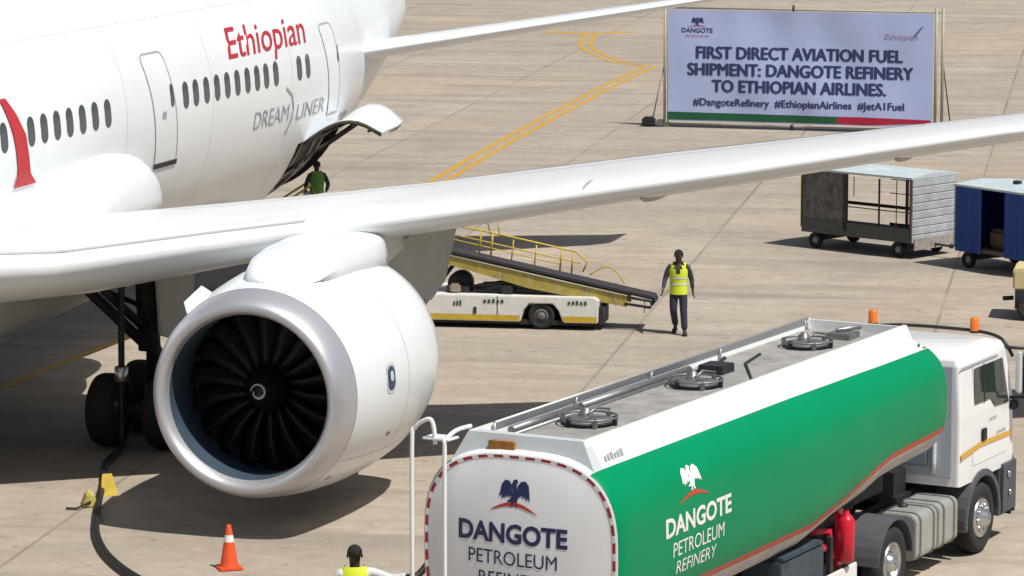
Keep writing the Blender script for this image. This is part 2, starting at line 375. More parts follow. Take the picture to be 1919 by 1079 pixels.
# raised hatch panel, hinged along its upper edge
m = M(True); top = []; n = 10; K = 8
def hatch(t, s_, d):      # t outward 0..1, s_ along u 0..1
    u0, u1 = 23.5+.5*t, 26.8-.9*t**1.2
    u = u0+(u1-u0)*s_
    v = fs(u, R(-25))[1]; w_ = fs(u, R(-25))[2]
    vv = v + 1.68*t; ww = w_ + .70*math.sin(math.pi*min(1, t*1.12)*.55) - .50*t**2.2
    return (u, vv-.03*d, ww - .09*d)
rings = []
for i in range(n+1):
    t = i/n
    rings.append([hatch(t, k/K, 0) for k in range(K+1)]+[hatch(t, k/K, 1) for k in range(K, -1, -1)])
m.loft(rings, True, True, 0, True, lambda i, j: 0 if j < K else 1)
hd = m.build('cargo_door', [AW, HOLD], AIR)
m = M(True)
for t in (.25, .45, .65, .85): m.tube([hatch(t, s_/6, 1.4) for s_ in range(7)], .03, 6)
m.build('door_rib', DSTEEL, hd)
m = M(True)
m.tube([hatch(.62, .1, 1.3), bay(23.4, -42, .1)], .035); m.build('hatch_strut', DSTEEL, AIR); m = M(True); m.tube([hatch(.62, .9, 1.3), bay(26.7, -42, .1)], .035)
m.build('hatch_strut', DSTEEL, AIR)

# cabin windows
def rrect(w_, h, r, n=4):
    out = []
    for cx, cy, a0 in ((w_/2-r, h/2-r, 0), (-w_/2+r, h/2-r, 90), (-w_/2+r, -h/2+r, 180), (w_/2-r, -h/2+r, 270)):
        for k in range(n+1): a = R(a0+90*k/n); out.append((cx+r*math.cos(a), cy+r*math.sin(a)))
    return out
def patch(m, u, w_, pw, ph, r, off, mi=0, n=10):
    th0 = math.asin((w_-fc(u))/(fr(u)*RZ)); vs = []
    for k in range(n+1):
        y = -ph/2 + ph*(1-math.cos(math.pi*k/n))/2; q = max(0, abs(y)-(ph/2-r)); hw = pw/2-r+math.sqrt(max(0, r*r-q*q))
        hw = max(hw, .01)
        vs += [fs(u+a, th0+y/fr(u), off) for a in (-hw, hw)]
    m.add(vs, [(2*k, 2*k+1, 2*k+3, 2*k+2) for k in range(n)], mi)
WU = [4.5,5.15,5.75,6.35,6.95] + [7.55,8.12,8.70,9.28,9.86,10.46,11.06,11.67] + [15.69,16.25,16.85,17.45,18.04,18.63,19.23,19.81,20.37,20.97,22.47,23.07]
for u in WU:
    m = M(True); patch(m, u, 5.34, .30, .50, .14, .008)
    o = m.build('window', WGLASS, AIR, recalc=False)
def outline(m, pts, wd, off=.010):
    # pts (u, w) corners; thin ribbon following the skin
    P = []
    for i in range(len(pts)-1):
        a, b = pts[i], pts[i+1]; k = max(1, int(math.hypot(b[0]-a[0], b[1]-a[1])/.15))
        P += [(a[0]+(b[0]-a[0])*q/k, a[1]+(b[1]-a[1])*q/k) for q in range(k)]
    P.append(pts[-1]); vs = []
    for i, (u, w_) in enumerate(P):
        a = P[max(i-1, 0)]; b = P[min(i+1, len(P)-1)]; t = Vector((b[0]-a[0], b[1]-a[1])).normalized(); nn = Vector((-t.y, t.x))*wd/2
        vs += [fw(u+nn.x, w_+nn.y, off), fw(u-nn.x, w_-nn.y, off)]
    m.add(vs, [(2*i, 2*i+2, 2*i+3, 2*i+1) for i in range(len(P)-1)])
def door(u0, u1, w0, w1, wu, lab, sill):
    m = M(True); nn = 14; rk = .22
    m.add([fw(u-rk*(w1-w0)*k/nn, w0+(w1-w0)*k/nn, .004) for k in range(nn+1) for u in (u0, u1)], [(2*k, 2*k+1, 2*k+3, 2*k+2) for k in range(nn)], 0, True)
    d = m.build('door', AW, AIR, recalc=False)
    m = M(True); c = .13; outline(m, [(a-rk*(b-w0), b) for a, b in [(u0,w0),(u0,w1-c),(u0+c*.4,w1-c*.3),(u0+c,w1),(u1-c,w1),(u1-c*.4,w1-c*.3),(u1,w1-c),(u1,w0),(u0,w0)]], .035)
    m.build('door_seal', LINE, d, recalc=False)
    if wu:
        m = M(True); patch(m, wu, 5.40, .17, .42, .08, .014); m.build('door_window', WGLASS, d, recalc=False)
        m = M(True); patch(m, wu-.45, 5.05, .2, .12, .04, .014); m.build('handle', LINE, d, recalc=False)
    if sill:
        m = M(True); outline(m, [(u0-.03, w0-.03),(u1+.05, w0-.03)], .10, .02); m.build('sill', DSTEEL, d, recalc=False)
    return d
door(14.2, 15.35, 4.08, 6.27, 14.95, None, True)
door(24.75, 25.65, 4.1, 6.15, None, None, False)
m = M(True); patch(m, 25.35, 5.45, .12, .35, .05, .014); m.build('window', WGLASS, AIR, recalc=False)
m = M(True)
outline(m, [(26.2, 3.95),(27.0, 3.95)], .12, .012)
m.build('service_panel', LINE, AIR, recalc=False)
# fuselage lettering
def arcfn(u, w_): return fw(u, w_, .012)
m = M(True); put_text(m, 'Ethiopian', arcfn, 18.35, 23.3, 5.64, 6.46, 0, .004, .3); m.build('title_lettering', RED, AIR, recalc=False)
m = M(True)
put_text(m, 'DREAM', arcfn, 19.7, 21.85, 4.26, 4.62, 0, -.008); put_text(m, 'LINER', arcfn, 22.4, 24.4, 4.22, 4.56, 0, -.008)
outline(m, [(21.6, 4.98),(21.98, 4.78),(22.15, 4.48),(22.1, 4.22),(21.85, 3.95)], .07); 
m.build('type_lettering', LGREY, AIR, recalc=False)
m = M(True)
m.add([fw(u, w_, .026) for u, w_ in [(7.0,6.0),(7.25,6.0),(7.12,5.8),(7.55,5.7),(7.3,5.4),(7.85,5.3),(7.42,5.0),(7.95,4.9),(7.5,4.65),(8.05,4.6),(7.35,4.40),(8.35,4.40)]],
      [(0,1,3,2),(2,3,5,4),(4,5,7,6),(6,7,9,8),(8,9,11,10)])
m.build('livery_mark', RED, AIR, recalc=False)
m = M(True)
for u in (-8, -4, 0.5, 4.6, 12.6, 17.2, 22.0, 27.8, 30.4, 33.2):
    P_ = [R(-60+5*k) for k in range(36)]
    m.add([fs(u+d, a, .005) for a in P_ for d in (0, .016)], [(2*k, 2*k+1, 2*k+3, 2*k+2) for k in range(35)])
m.build('skin_joint', mat('skin_joint_grey', (.66,.70,.735), .45), AIR, recalc=False)
m = M(True)
for w_ in (6.9,):
    m.add([fw(-8+.5*k, w_+d, .005) for k in range(61) for d in (0, .016)], [(2*k, 2*k+1, 2*k+3, 2*k+2) for k in range(60)])
m.build('skin_joint', mat('skin_joint_grey', (.66,.70,.735), .45), AIR, recalc=False)
# belly / wing root fairing
def fair(u, th):
    x = (u-4.9)/9.7; k = max(.02, (1-min(1, abs(x))**4.2)**.26); hh = lerp(u, [-4, 4, 8, 9.4, 11, 12.5], [.9, 1.05, 1.28, 1.55, 1.84, 1.9])
    e = .6
    c, q = math.cos(th), math.sin(th)
    return (u, 3.62*k**.5*math.copysign(abs(c)**e, c), 3.15 + hh*k*max(0, q)**e)
US = [4.9+9.7*math.sin(math.pi*(k/30-.5)) for k in range(31)]
M(True).loft([[fair(u, math.pi*j/24) for j in range(25)] for u in US], True, True).build('wing_root_fairing', AW, AIR)
def belly(u, th):
    x = (u-4.6)/9.2; k = max(.02, (1-min(1, abs(x))**3.2)**.32); c, q = math.cos(th), math.sin(th)
    return (u, 4.25*k*math.copysign(abs(c)**.55, c), 3.12 + (.45*q if q > 0 else 1.25*k*-(abs(q)**.6)))
M(True).loft([[belly(u, 2*math.pi*j/48) for j in range(48)] for u in US], True, True).build('belly_fairing', AWG, AIR)
# wing
WV = [1.0,2.9,4,6,8,9.9,12,14,16,18,20,22,26,29,30]
LEU = lambda v: 4.2+(v-9.9)*.625 + (max(0, v-28)**2*.35)
LEW = [(1,3.95),(2.9,3.89),(4,3.86),(6,3.87),(8,4.12),(9.9,4.34),(12,4.57),(14,4.82),(16,5.06),(18,5.33),(20,5.58),(22,5.76),(26,6.11),(30,6.44)]
TEU = [(1,10.4),(9.9,10.47),(10.5,10.55),(12,11.09),(14,11.91),(16,12.73),(18,13.55),(20,14.37),(22,15.19),(26,16.82),(30,18.46)]
TEW = [(1,3.4),(2.9,3.48),(4,3.64),(6,3.91),(8,4.16),(9.9,4.42),(12,4.70),(14,4.94),(16,5.15),(18,5.37),(20,5.58),(22,5.77),(26,6.1),(30,6.38)]
f2 = lambda L, x: lerp(x, [a for a, _ in L], [b for _, b in L])
def af(x, t, upper):       # thickness distribution
    y = 5*t*(0.2969*math.sqrt(x)-0.126*x-0.3516*x*x+0.2843*x**3-0.1015*x**4)
    return y*0.62 + .0 if upper else -y*1.38
XS = [0,.006,.02,.05,.10,.18,.30,.45,.60,.75,.88,1.0]
def wing_pt(v, x, upper, off=0.0):
    ul, ut = LEU(v), f2(TEU, v); wl, wt = f2(LEW, v), f2(TEW, v)
    tt = lerp(v, [2.9, 10, 30], [.125, .105, .09]); c = ut-ul
    y = af(x, tt, upper)*c
    return (ul+c*x, v, wl+(wt-wl)*x+y+(off if upper else -off))
def wsec(v): return [wing_pt(v, x, True) for x in XS]+[wing_pt(v, x, False) for x in XS[::-1][1:-1]]
wg = M(True).loft([wsec(v) for v in WV], True, True).build('wing', [mat('wing_white', (0.76,0.78,0.79), .33, noise=.08, nscale=1.0, coat=.2)], AIR)
tag(wg, 'left wing, white above and grey beneath')
wp = wg.copy(); COL.objects.link(wp); wp.name = 'wing'; wp.parent = AIR; wp.scale = (1, -1, 1); wp['label'] = 'far side wing of the jet'
# control surface gaps and slat joints
def wline(m, v0, x0, v1, x1, wd, n=10):
    vs = []
    for k in range(n+1):
        t = k/n; v = v0+(v1-v0)*t; x = x0+(x1-x0)*t
        if abs(x1-x0) > .05: a = wing_pt(v-wd/2, x, True, .006); b = wing_pt(v+wd/2, x, True, .006)
        else:
            c = f2(TEU, v)-LEU(v); a = wing_pt(v, x-wd/2/c, True, .006); b = wing_pt(v, x+wd/2/c, True, .006)
        vs += [a, b]
    m.add(vs, [(2*i, 2*i+2, 2*i+3, 2*i+1) for i in range(n)])
m = M(True); wline(m, 3.4, .045, 9.4, .055, .13, 24); m.build('slat_gap', mat('slat_gap_grey', (.42,.44,.46), .5), wg, recalc=False)
m = M(True); wline(m, 10.4, .055, 29, .12, .10, 24); m.build('slat_gap', mat('slat_gap_pale', (.56,.58,.60), .5), wg, recalc=False)
m = M(True); wline(m, 3.4, .72, 22, .70, .10, 24); m.build('flap_gap', mat('slat_gap_pale', (.56,.58,.60), .5), wg, recalc=False)
m = M(True); wline(m, 13.5, .0, 13.5, .12, .05, 6); m.build('slat_joint', LINE, wg, recalc=False)
# flap track fairings
def canoe(v, u0, u1, w_, hw, hd, name='flap_fairing'):
    m = M(True); n = 12; rings = []
    for k in range(n+1):
        t = k/n; q = max(.03, math.sin(math.pi*t**.8)**.7) if 0 < t < 1 else .03
        rings.append([(u0+(u1-u0)*t, v+hw*q*math.cos(a), w_+.25*t-hd*.1+hd*q*math.sin(a)) for a in [2*math.pi*j/16 for j in range(16)]])
    return m.loft(rings, True, True).build(name, AWG, wg)
canoe(14.3, 7.3, 11.8, 4.62, .24, .22); canoe(18.2, 9.7, 13.4, 5.16, .22, .20); canoe(7.6, 6.2, 12.2, 3.7, .3, .38)
# engine, pylon
EW = 2.215; EV = 9.9
ENG = empty('engine', (0, 0, 0)); ENG.parent = AIR; tag(ENG, 'big turbofan engine with silver inlet ring and black fan')
ax = (1, 0, 0); c0 = (0, EV, EW)
def lt(m, prof, n=64, mi=0, c=c0): return m.lathe(prof, c, ax, n, mi)
lt(M(True), [(.55,1.635),(.30,1.590),(.12,1.535),(.02,1.475),(-.02,1.42),(.0,1.365),(.06,1.318),(.16,1.285)]).build('inlet_ring', LIPM, ENG, recalc=False)
lt(M(True), [(.16,1.285),(.40,1.262),(.7,1.27),(1.0,1.31),(1.45,1.33)]).build('inlet_liner', LINER, ENG, recalc=False)
cw = lt(M(True), [(.553,1.638),(.9,1.69),(1.5,1.765),(2.2,1.82),(3.0,1.845),(3.8,1.82),(4.3,1.75),(4.75,1.64),(4.75,1.60),(4.3,1.62)]).build('cowling', AW, ENG, recalc=False)
lt(M(True), [(2.6,1.5),(4.2,1.25),(5.3,.95),(6.3,.62),(6.3,.58),(5.4,.4),(7.2,.05)], 40).build('exhaust_cone', STEEL, ENG, recalc=False)
lt(M(True), [(1.46,.01),(1.46,1.33)]).build('fan_duct_wall', DARK, ENG, recalc=False)
lt(M(True), [(.55,.012),(.60,.09),(.72,.19),(.9,.29),(1.12,.37),(1.3,.39)], 32).build('spinner', HUB, ENG, recalc=False)
m = M(True); P = []   # white spiral on the spinner
for k in range(26):
    a = R(-200+ k*15); q = .06+.075*k/25
    P.append((lerp(q, [.012,.09,.19,.29], [.545,.595,.712,.885])-.008, a, q))
vs = []
for t_, a, q in P:
    wd = .010+.012*math.sin(math.pi*min(1, (len(vs)/2)/25))
    vs += [(t_, EV+(q-wd)*math.cos(a), EW+(q-wd)*math.sin(a)), (t_+.012, EV+(q+wd)*math.cos(a), EW+(q+wd)*math.sin(a))]
m.add(vs, [(2*i, 2*i+2, 2*i+3, 2*i+1) for i in range(len(P)-1)])
m.build('spinner_spiral', mat('spiral_grey', (.42,.42,.42), .5), ENG, recalc=False)
def blade():
    m = M(True); rings = []
    for k in range(9):
        q = .36+(1.30-.36)*k/8; t = k/8
        tw = R(35+32*t); ch = .24+.14*math.sin(math.pi*min(1, t*.8)); sw = .05*math.sin(math.pi*t)-.05*t*t
        a0 = sw/q*1.1
        sec = []
        for s_, th in ((-.5,.0),(-.2,.022),(.2,.022),(.5,.0),(.2,-.012),(-.2,-.012)):
            du = ch*s_*math.cos(tw) - th*math.sin(tw); dt = ch*s_*math.sin(tw)+th*math.cos(tw)
            aa = a0 + dt/q
            sec.append((du, q*math.sin(aa), q*math.cos(aa)))
        rings.append(sec)
    return m.loft(rings, True, True)
b0 = blade().build('fan_blade', FANB, ENG)
b0.location = (1.14, -EV, EW)
for k in range(1, 18):
    b = b0.copy(); COL.objects.link(b); b.parent = ENG; b.rotation_euler = (R(20*k), 0, 0)
# cowl details
def cowl_pt(u, th, off=.01):
    r = lerp(u, [.553,.9,1.5,2.2,3.0,3.8,4.3,4.75], [1.638,1.69,1.765,1.82,1.845,1.82,1.75,1.64])+off
    return (u, EV+r*math.cos(th), EW+r*math.sin(th))
m = M(True); 
for mi, (pw, ph, off) in enumerate(((.36, .48, .006), (.27, .38, .012))):
    P = rrect(pw, ph, .12); m.add([cowl_pt(1.78+a, R(4)+b/1.8, off) for a, b in P], [list(range(len(P)))], mi)
P = rrect(.13, .16, .05); m.add([cowl_pt(1.78+a, R(5)+b/1.8, .018) for a, b in P], [list(range(len(P)))], 0)
m.build('cowl_emblem', [mat('emblem_rim', (.55,.58,.62), .4), mat('emblem_blue', (.03,.06,.13), .4)], ENG, recalc=False)
m = M(True)
for u in (2.55,):
    for k in range(48):
        a, b = R(-100+k*4.2), R(-100+(k+1)*4.2)
        m.add([cowl_pt(u, a, .004), cowl_pt(u+.014, a, .004), cowl_pt(u+.014, b, .004), cowl_pt(u, b, .004)], [(0,1,2,3)])
for a in (R(-38),):
    m.add([cowl_pt(.62+.2*k, a+d, .004) for k in range(20) for d in (0, .006)], [(2*k, 2*k+1, 2*k+3, 2*k+2) for k in range(19)])
m.build('cowl_seam', mat('faint_seam', (.62,.64,.66), .5), ENG, recalc=False)
m = M(True)
P = rrect(.12, .07, .02); m.add([cowl_pt(2.1+a, R(-27)+b/1.8, .006) for a, b in P], [list(range(len(P)))], 0)
P = rrect(.07, .12, .02); m.add([cowl_pt(.86+a, R(-52)+b/1.8, .006) for a, b in P], [list(range(len(P)))], 0)
m.build('warning_decal', mat('decal_red_faded', (.45,.16,.12), .5), ENG, recalc=False)
m = M(True); P = rrect(.06,.06,.028); m.add([cowl_pt(1.0+a, R(82)+b/1.8, .006) for a, b in P], [list(range(len(P)))], 0)
m.build('drain_port', DSTEEL, ENG, recalc=False)
# strake (chine) on the inboard shoulder
m = M(True); th = R(133); vs = []
for u, h in ((.55,.02),(.75,.17),(1.75,.20),(1.9,.02)):
    for d in (-.02, .02):
        q = cowl_pt(u, th+d/1.7, -.03); vs.append(q)
        e = cowl_pt(u, th+d*.4/1.7, h); vs.append(e)
m.loft([[vs[4*k], vs[4*k+1], vs[4*k+3], vs[4*k+2]] for k in range(4)], True, True, 0, False).build('strake', AW, ENG)
# pylon
rings = []
for u, tp, hi, ho_ in ((.8,3.92,.06,.06),(.95,4.02,.30,.35),(1.2,4.14,.42,.55),(1.6,4.24,.50,.70),(2.2,4.31,.52,.80),(3.0,4.34,.50,.86),(3.7,4.32,.46,.88),(4.3,4.28,.42,.86),(4.6,4.24,.40,.74),(6.9,4.1,.36,.36)):
    b = 3.86 if u < 2 else 3.7; r_ = min(.34, hi); sec = []
    for k in range(15):
        a = math.pi*k/14; c = math.cos(a); sec.append((u, EV+(ho_ if c > 0 else hi)*math.copysign(abs(c)**.5, c), tp-r_+r_*math.sin(a)**.6 if 0 < k < 14 else tp-r_))
    sec += [(u, EV-hi*1.05, b), (u, EV+ho_*1.05, b)]
    rings.append(sec)
py = M(True).loft(rings, True, True).build('pylon', AW, AIR)
m = M(True)
m.prism([(5.4,3.9),(10.0,4.1),(10.0,3.7),(9.2,2.7),(8.3,2.45),(6.9,2.75),(5.4,3.0)], lambda a, b, d: (a, d, b), 9.66, 10.3)
m.build('pylon_fairing', AWG, py, bevel=.12, segs=3)
# tailplane
SV = [.6,1.4,3,5,7,9.5,9.9]
def ssec(v):
    ul = 27.6+(v-1.4)*.68 + (.25 if v > 9.6 else 0); ch = lerp(v, [.6,1.4,9.9], [5.6,5.2,2.0]); wl = 5.10+(v-1.4)*.150
    return [(ul+ch*x, v, wl+af(x, .10, True)*ch*1.3) for x in XS]+[(ul+ch*x, v, wl+af(x, .10, False)*ch*.7) for x in XS[::-1][1:-1]]
tp = M(True).loft([ssec(v) for v in SV], True, True).build('tailplane', AW, AIR)
t2 = tp.copy(); COL.objects.link(t2); t2.parent = AIR; t2.scale = (1, -1, 1)
# tail fin (above the frame; throws its own shade)
M(True).loft([[(u0+(c)*x, s_*af(x, .10, True)*c*1.2, z) for s_, xs in ((1, XS), (-1, XS[::-1][1:-1])) for x in xs] for z, u0, c in ((7.2,25.5,8.5),(9.5,28,6.8),(13,31,4.8),(16.3,34,2.9))], True, True).build('tail_fin', AW, AIR)
# main landing gear
GEAR = empty('landing_gear', (0, 0, 0)); GEAR.parent = AIR; tag(GEAR, 'four wheel main landing gear under the wing')
gu, gv = 7.45, 5.42
def tyre(m, c, axis, Ro, wd, n=28): 
    h = wd/2
    m.lathe([(-h*.75,Ro*.55),(-h*.95,Ro*.72),(-h,Ro*.86),(-h*.85,Ro*.95),(-h*.5,Ro),(h*.5,Ro),(h*.85,Ro*.95),(h,Ro*.86),(h*.95,Ro*.72),(h*.75,Ro*.55)], c, axis, n)
for du in (-.74, .74):
    for dv in (-.53, .53):
        m = M(True); tyre(m, (gu+du, gv+dv, .64), (0,1,0), .64, .50); ty = m.build('tyre', RUB, GEAR, recalc=False)
        m = M(True); m.lathe([(-.16,.01),(-.16,.12),(-.05,.16),(-.05,.28),(-.19,.355),(.19,.355),(.05,.28),(.05,.16),(.16,.12),(.16,.01)], (gu+du, gv+dv, .64), (0,1,0), 20); m.build('rim', STEEL, ty, recalc=False)
m = M(True); m.tube([(gu-.8, gv, .64),(gu+.8, gv, .64)], .13, 10)
for du in (-.74,.74): m.tube([(gu+du, gv-.6, .64),(gu+du, gv+.6, .64)], .09, 10)
m.build('bogie', DSTEEL, GEAR)
M(True).tube([(gu, gv, .6),(gu, gv, 1.6),(gu-.05, gv-.05, 1.62),(gu-.1, gv-.1, 3.6)], [.13,.13,.2,.2], 12).build('strut', DSTEEL, GEAR)
m = M(True); m.tube([(gu-.1, gv-.1, 1.7),(gu-.4, gv-2.0, 3.5)], .10, 8); m.tube([(gu-.1, gv, 1.9),(gu-2.4, gv-.5, 3.5)], .08, 8)
m.tube([(gu, gv, 1.1),(gu+.35, gv, 1.5),(gu, gv, 1.9)], .06, 6); m.tube([(gu-.2, gv-.1, 2.4),(gu-1.6, gv-1.7, 3.4)], .05, 6); m.build('brace', DSTEEL, GEAR)
m = M(True); m.prism([(gu-1.0,3.5),(gu+.9,3.5),(gu+.8,2.2),(gu+.2,1.75),(gu-.8,2.0)], lambda a, b, d: (a, d, b), gv+.42, gv+.47); m.build('gear_door', AWG, GEAR, bevel=.02)
m = M(True); m.prism([(gu-2.4,3.3),(gu+1.2,3.3),(gu+1.2,3.0),(gu-2.4,3.0)], lambda a, b, d: (a, d, b), 2.9, 2.96); m.tube([(gu-2.5, 3.3, 3.1),(gu-2.5,3.35,2.4)], .04); m.build('gear_bay_edge', AWG, GEAR)

# ================================================================== TANKER TRUCK (u forward of front axle, v right, w up)
YT = 0.496
TRK = empty('tanker_truck', (5.983, 52.325, 0), math.pi/2-YT, 1.04)
tag(TRK, 'green and white fuel tanker truck parked nose away in front of the jet engine', 'tanker truck')
L = 11.9
# tank: section outline from bottom centre up the right side to the top and down the left
TU = [-11.9,-11.86,-11.78,-11.4,-10,-8.2,-6.6,-6.2,-5.2,-4.6,-4.1,-3.6,-3.0,-2.2,-1.75,-1.68,-1.64]
def tb(u): return lerp(u, [-11.9,-6.2,-5.2,-4.1,-3.5,-1.6], [1.05,1.10,1.28,1.42,1.55,1.62])      # bottom
def tr_(u): return lerp(u, [-11.9,-6.2,-5.3,-4.1,-3.6,-1.6], [1.62,1.62,1.74,2.02,2.10,2.16])      # red line
def tsec(u):
    sc = lerp(u, [-11.9,-11.86,-11.78,-11.7], [.972,.99,.998,1.0]) if u < -11 else lerp(u, [-1.75,-1.68,-1.64], [1,.985,.96])
    top, bot, W = 3.42, tb(u), 1.32; mid = (top+bot)/2; hh = (top-bot)/2
    def P(a):       # superellipse
        c, s_ = math.cos(a), math.sin(a); e = .68
        return (W*math.copysign(abs(c)**e, c), mid+hh*math.copysign(abs(s_)**.68, s_))
    # angles at which the section passes a given height on the right side
    def ang(h): q = (h-mid)/hh; return math.asin(math.copysign(min(1, abs(q))**(1/.68), q))
    ag, ar0, ar1 = ang(3.25), ang(tr_(u)), ang(tr_(u)-.085)
    hs = [-math.pi/2]+[-math.pi/2+(ar1+math.pi/2)*k/6 for k in range(1, 6)]+[ar1, ar0]+[ar0+(ag-ar0)*k/14 for k in range(1, 14)]+[ag]+[ag+(math.pi/2-ag)*k/6 for k in range(1, 7)]
    right = [P(a) for a in hs]; left = [(-x, y) for x, y in right[1:-1]][::-1]
    cy = mid
    return [(u, x*sc, cy+(y-cy)*sc) for x, y in right+left]
NR = len(tsec(-5)); 
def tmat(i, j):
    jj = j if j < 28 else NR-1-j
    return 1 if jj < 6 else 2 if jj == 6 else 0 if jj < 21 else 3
rings = [tsec(u) for u in TU]
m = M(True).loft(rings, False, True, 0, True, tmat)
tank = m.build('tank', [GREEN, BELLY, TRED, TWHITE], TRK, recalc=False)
# white rim and dished ends
def dish(u0, sgn, mats, name):
    m = M(True); r0 = tsec(u0); cy = (3.42+tb(u0))/2; rings = []
    for k, (q, d) in enumerate(((1,0),(.985,.012),(.95,.014),(.945,.014),(.90,.03),(.7,.075),(.45,.11),(.2,.13),(.02,.135),(.0005,.1352))):
        rings.append([(u0+sgn*d, y*q, cy+(z-cy)*q) for _, y, z in r0])
    m.loft(rings, False, True, 0, True); return m.build(name, mats, TRK, recalc=False)
def endfn(x, z, off=.004):    # point on the rear dish at lateral x, height z
    r0 = tsec(-11.9); cy = (3.42+tb(-11.9))/2
    q = (abs(x/1.32)**(2/.68)+abs((z-cy)/1.185)**(2/.68))**.34; d = lerp(q, [.02,.2,.45,.7,.90,.945,1], [.135,.13,.11,.075,.03,.014,.0])
    return (-11.9-d-off, x, z)
dish(-11.9, -1, TGREY, 'tank_end'); dish(-1.64, 1, TWHITE, 'tank_front')
m = M(True); r0 = [p for p in tsec(-11.9)]; cy = (3.42+1.05)/2       # chequered reflective tape round the rear end
# even spacing along the contour
pts = [(y, z) for _, y, z in r0]; per = [0]
for i in range(len(pts)): a, b = pts[i], pts[(i+1) % len(pts)]; per.append(per[-1]+math.hypot(a[0]-b[0], a[1]-b[1]))
def along(s_):
    s_ %= per[-1]
    for i in range(len(pts)):
        if s_ <= per[i+1]:
            t = (s_-per[i])/(per[i+1]-per[i]+1e-9); a, b = pts[i], pts[(i+1) % len(pts)]; return (a[0]+(b[0]-a[0])*t, a[1]+(b[1]-a[1])*t)
s_ = 0; k = 0; ND = 38; seg = per[-1]/ND
mw = M(True)
for k in range(ND):
    for mm, a, b, mi in ((m, .0, .60, 0), (mw, .60, 1.0, 0)):
        q = [along(seg*(k+a+(b-a)*t/3)) for t in range(4)]
        vs = []
        for y, z in q:
            vs += [(-11.9-.020, y*.982, cy+(z-cy)*.982), (-11.9-.020, y*.952, cy+(z-cy)*.952)]
        mm.add(vs, [(2*t, 2*t+2, 2*t+3, 2*t+1) for t in range(3)])
tp_ = m.build('reflective_tape', mat('tape_dark_red', (.32,.02,.025), .4), TRK, recalc=False)
mw.build('tape_white_dashes', mat('tape_pinkish_white', (.76,.73,.74), .4), tp_, recalc=False)
# rear lettering
m = M(True)
tilt = lambda x, z: endfn(x, z)
put_eagle(m, tilt, -.02, 2.78, .40, .32); m.build('end_emblem', NAVY, TRK, recalc=False); m = M(True)
put_text(m, 'DANGOTE', tilt, -.76, .68, 2.34, 2.58, 0, .035); m.build('end_lettering', NAVY, TRK, recalc=False); m = M(True)
put_text(m, 'PETROLEUM', tilt, -.62, .55, 2.08, 2.25, 0, .0); m.build('end_lettering', NAVY, TRK, recalc=False); m = M(True)
put_text(m, 'REFINERY', tilt, -.48, .44, 1.82, 1.99, 0, .0)
m.build('end_lettering', NAVY, TRK, recalc=False)
m = M(True); put_swoosh(m, tilt, -.34, .30, 2.72, 2.70, .10, .045); m.build('end_emblem_arc', mat('arc_red', (.42,.03,.02), .45), TRK, recalc=False)
# side lettering, on the curved green flank
def sidefn(u, z, off=.006):
    s0 = tsec(u)[:28]; best = None
    for a, b in zip(s0, s0[1:]):
        if a[2] <= z <= b[2]: t = (z-a[2])/(b[2]-a[2]+1e-9); best = a[1]+(b[1]-a[1])*t
    return (u, (best if best else 1.2)+off, z)
m = M(True)
put_eagle(m, sidefn, -9.9, 2.74, .50, .28); m.build('side_emblem', TWHITE, TRK, recalc=False); m = M(True)
put_text(m, 'DANGOTE', sidefn, -10.72, -8.9, 2.28, 2.52, 0, .03); m.build('side_lettering', TWHITE, TRK, recalc=False); m = M(True)
put_text(m, 'PETROLEUM', sidefn, -10.52, -9.1, 2.02, 2.20, 0, .0); m.build('side_lettering', TWHITE, TRK, recalc=False); m = M(True)
put_text(m, 'REFINERY', sidefn, -10.4, -9.3, 1.80, 1.96, 0, .0)
m.build('side_lettering', TWHITE, TRK, recalc=False)
m = M(True); put_swoosh(m, sidefn, -10.3, -9.5, 2.63, 2.62, .08, .05); m.build('side_emblem_arc', TRED, TRK, recalc=False)
m = M(True)
for k in range(3):
    for j in range(5): m.box(-11.4+.1*j, -11.33+.1*j, 0, 0, 0, 0) if False else None
# raised walkway box on top
CT = 3.58
def cbox(u, out):   # coaming outer face
    return [(u, .93, 3.20), (u, .76, CT), (u, .71, CT), (u, .67, 3.30)]
m = M(True)
for sgn in (1, -1):
    rings = [[(u, sgn*y, z) for _, y, z in cbox(u, 1)] for u in (-11.74, -1.9)]
    m.loft(rings, True, True, 0, False)
m.build('coaming', TWHITE, TRK)
m = M(True); m.add([(-11.84,-.96,3.20),(-11.84,.96,3.20),(-11.76,.755,CT-.003),(-11.76,-.755,CT-.003),(-11.6,-.96,3.20),(-11.6,.96,3.20),(-11.62,.755,CT-.003),(-11.62,-.755,CT-.003)], [(0,1,2,3),(4,7,6,5),(3,2,6,7),(0,4,5,1),(1,5,6,2),(0,3,7,4)])
m.build('coaming_end', mat('coaming_end_grey', (.50,.55,.58), .45), TRK)
m = M(True).box(-1.95,-1.9,-.74,.74,3.3,3.56); m.build('coaming_front', TWHITE, TRK)
M(True).box(-11.6,-1.95,-.69,.69,3.30,3.435).build('walkway', DECK, TRK)
m = M(True); P = rrect(.34,.13,.02); m.add([(-11.84, a-.28, 3.44+b) for a, b in P]+[(-11.78, a-.28, 3.44+b) for a, b in P], [list(range(len(P)))]+[(i, (i+1) % len(P), len(P)+(i+1) % len(P), len(P)+i) for i in range(len(P))])
m.build('amber_plate', mat('amber_plate', (.42,.17,.03), .4, noise=.5, nscale=20), TRK)
m = M(True); put_marks(m, lambda x, z: (x, .93-(z-3.20)*.447+.008, z+.006), -11.45, -10.95, 3.30, 3.38, 6); m.build('capacity_lettering', LGREY, TRK, recalc=False)
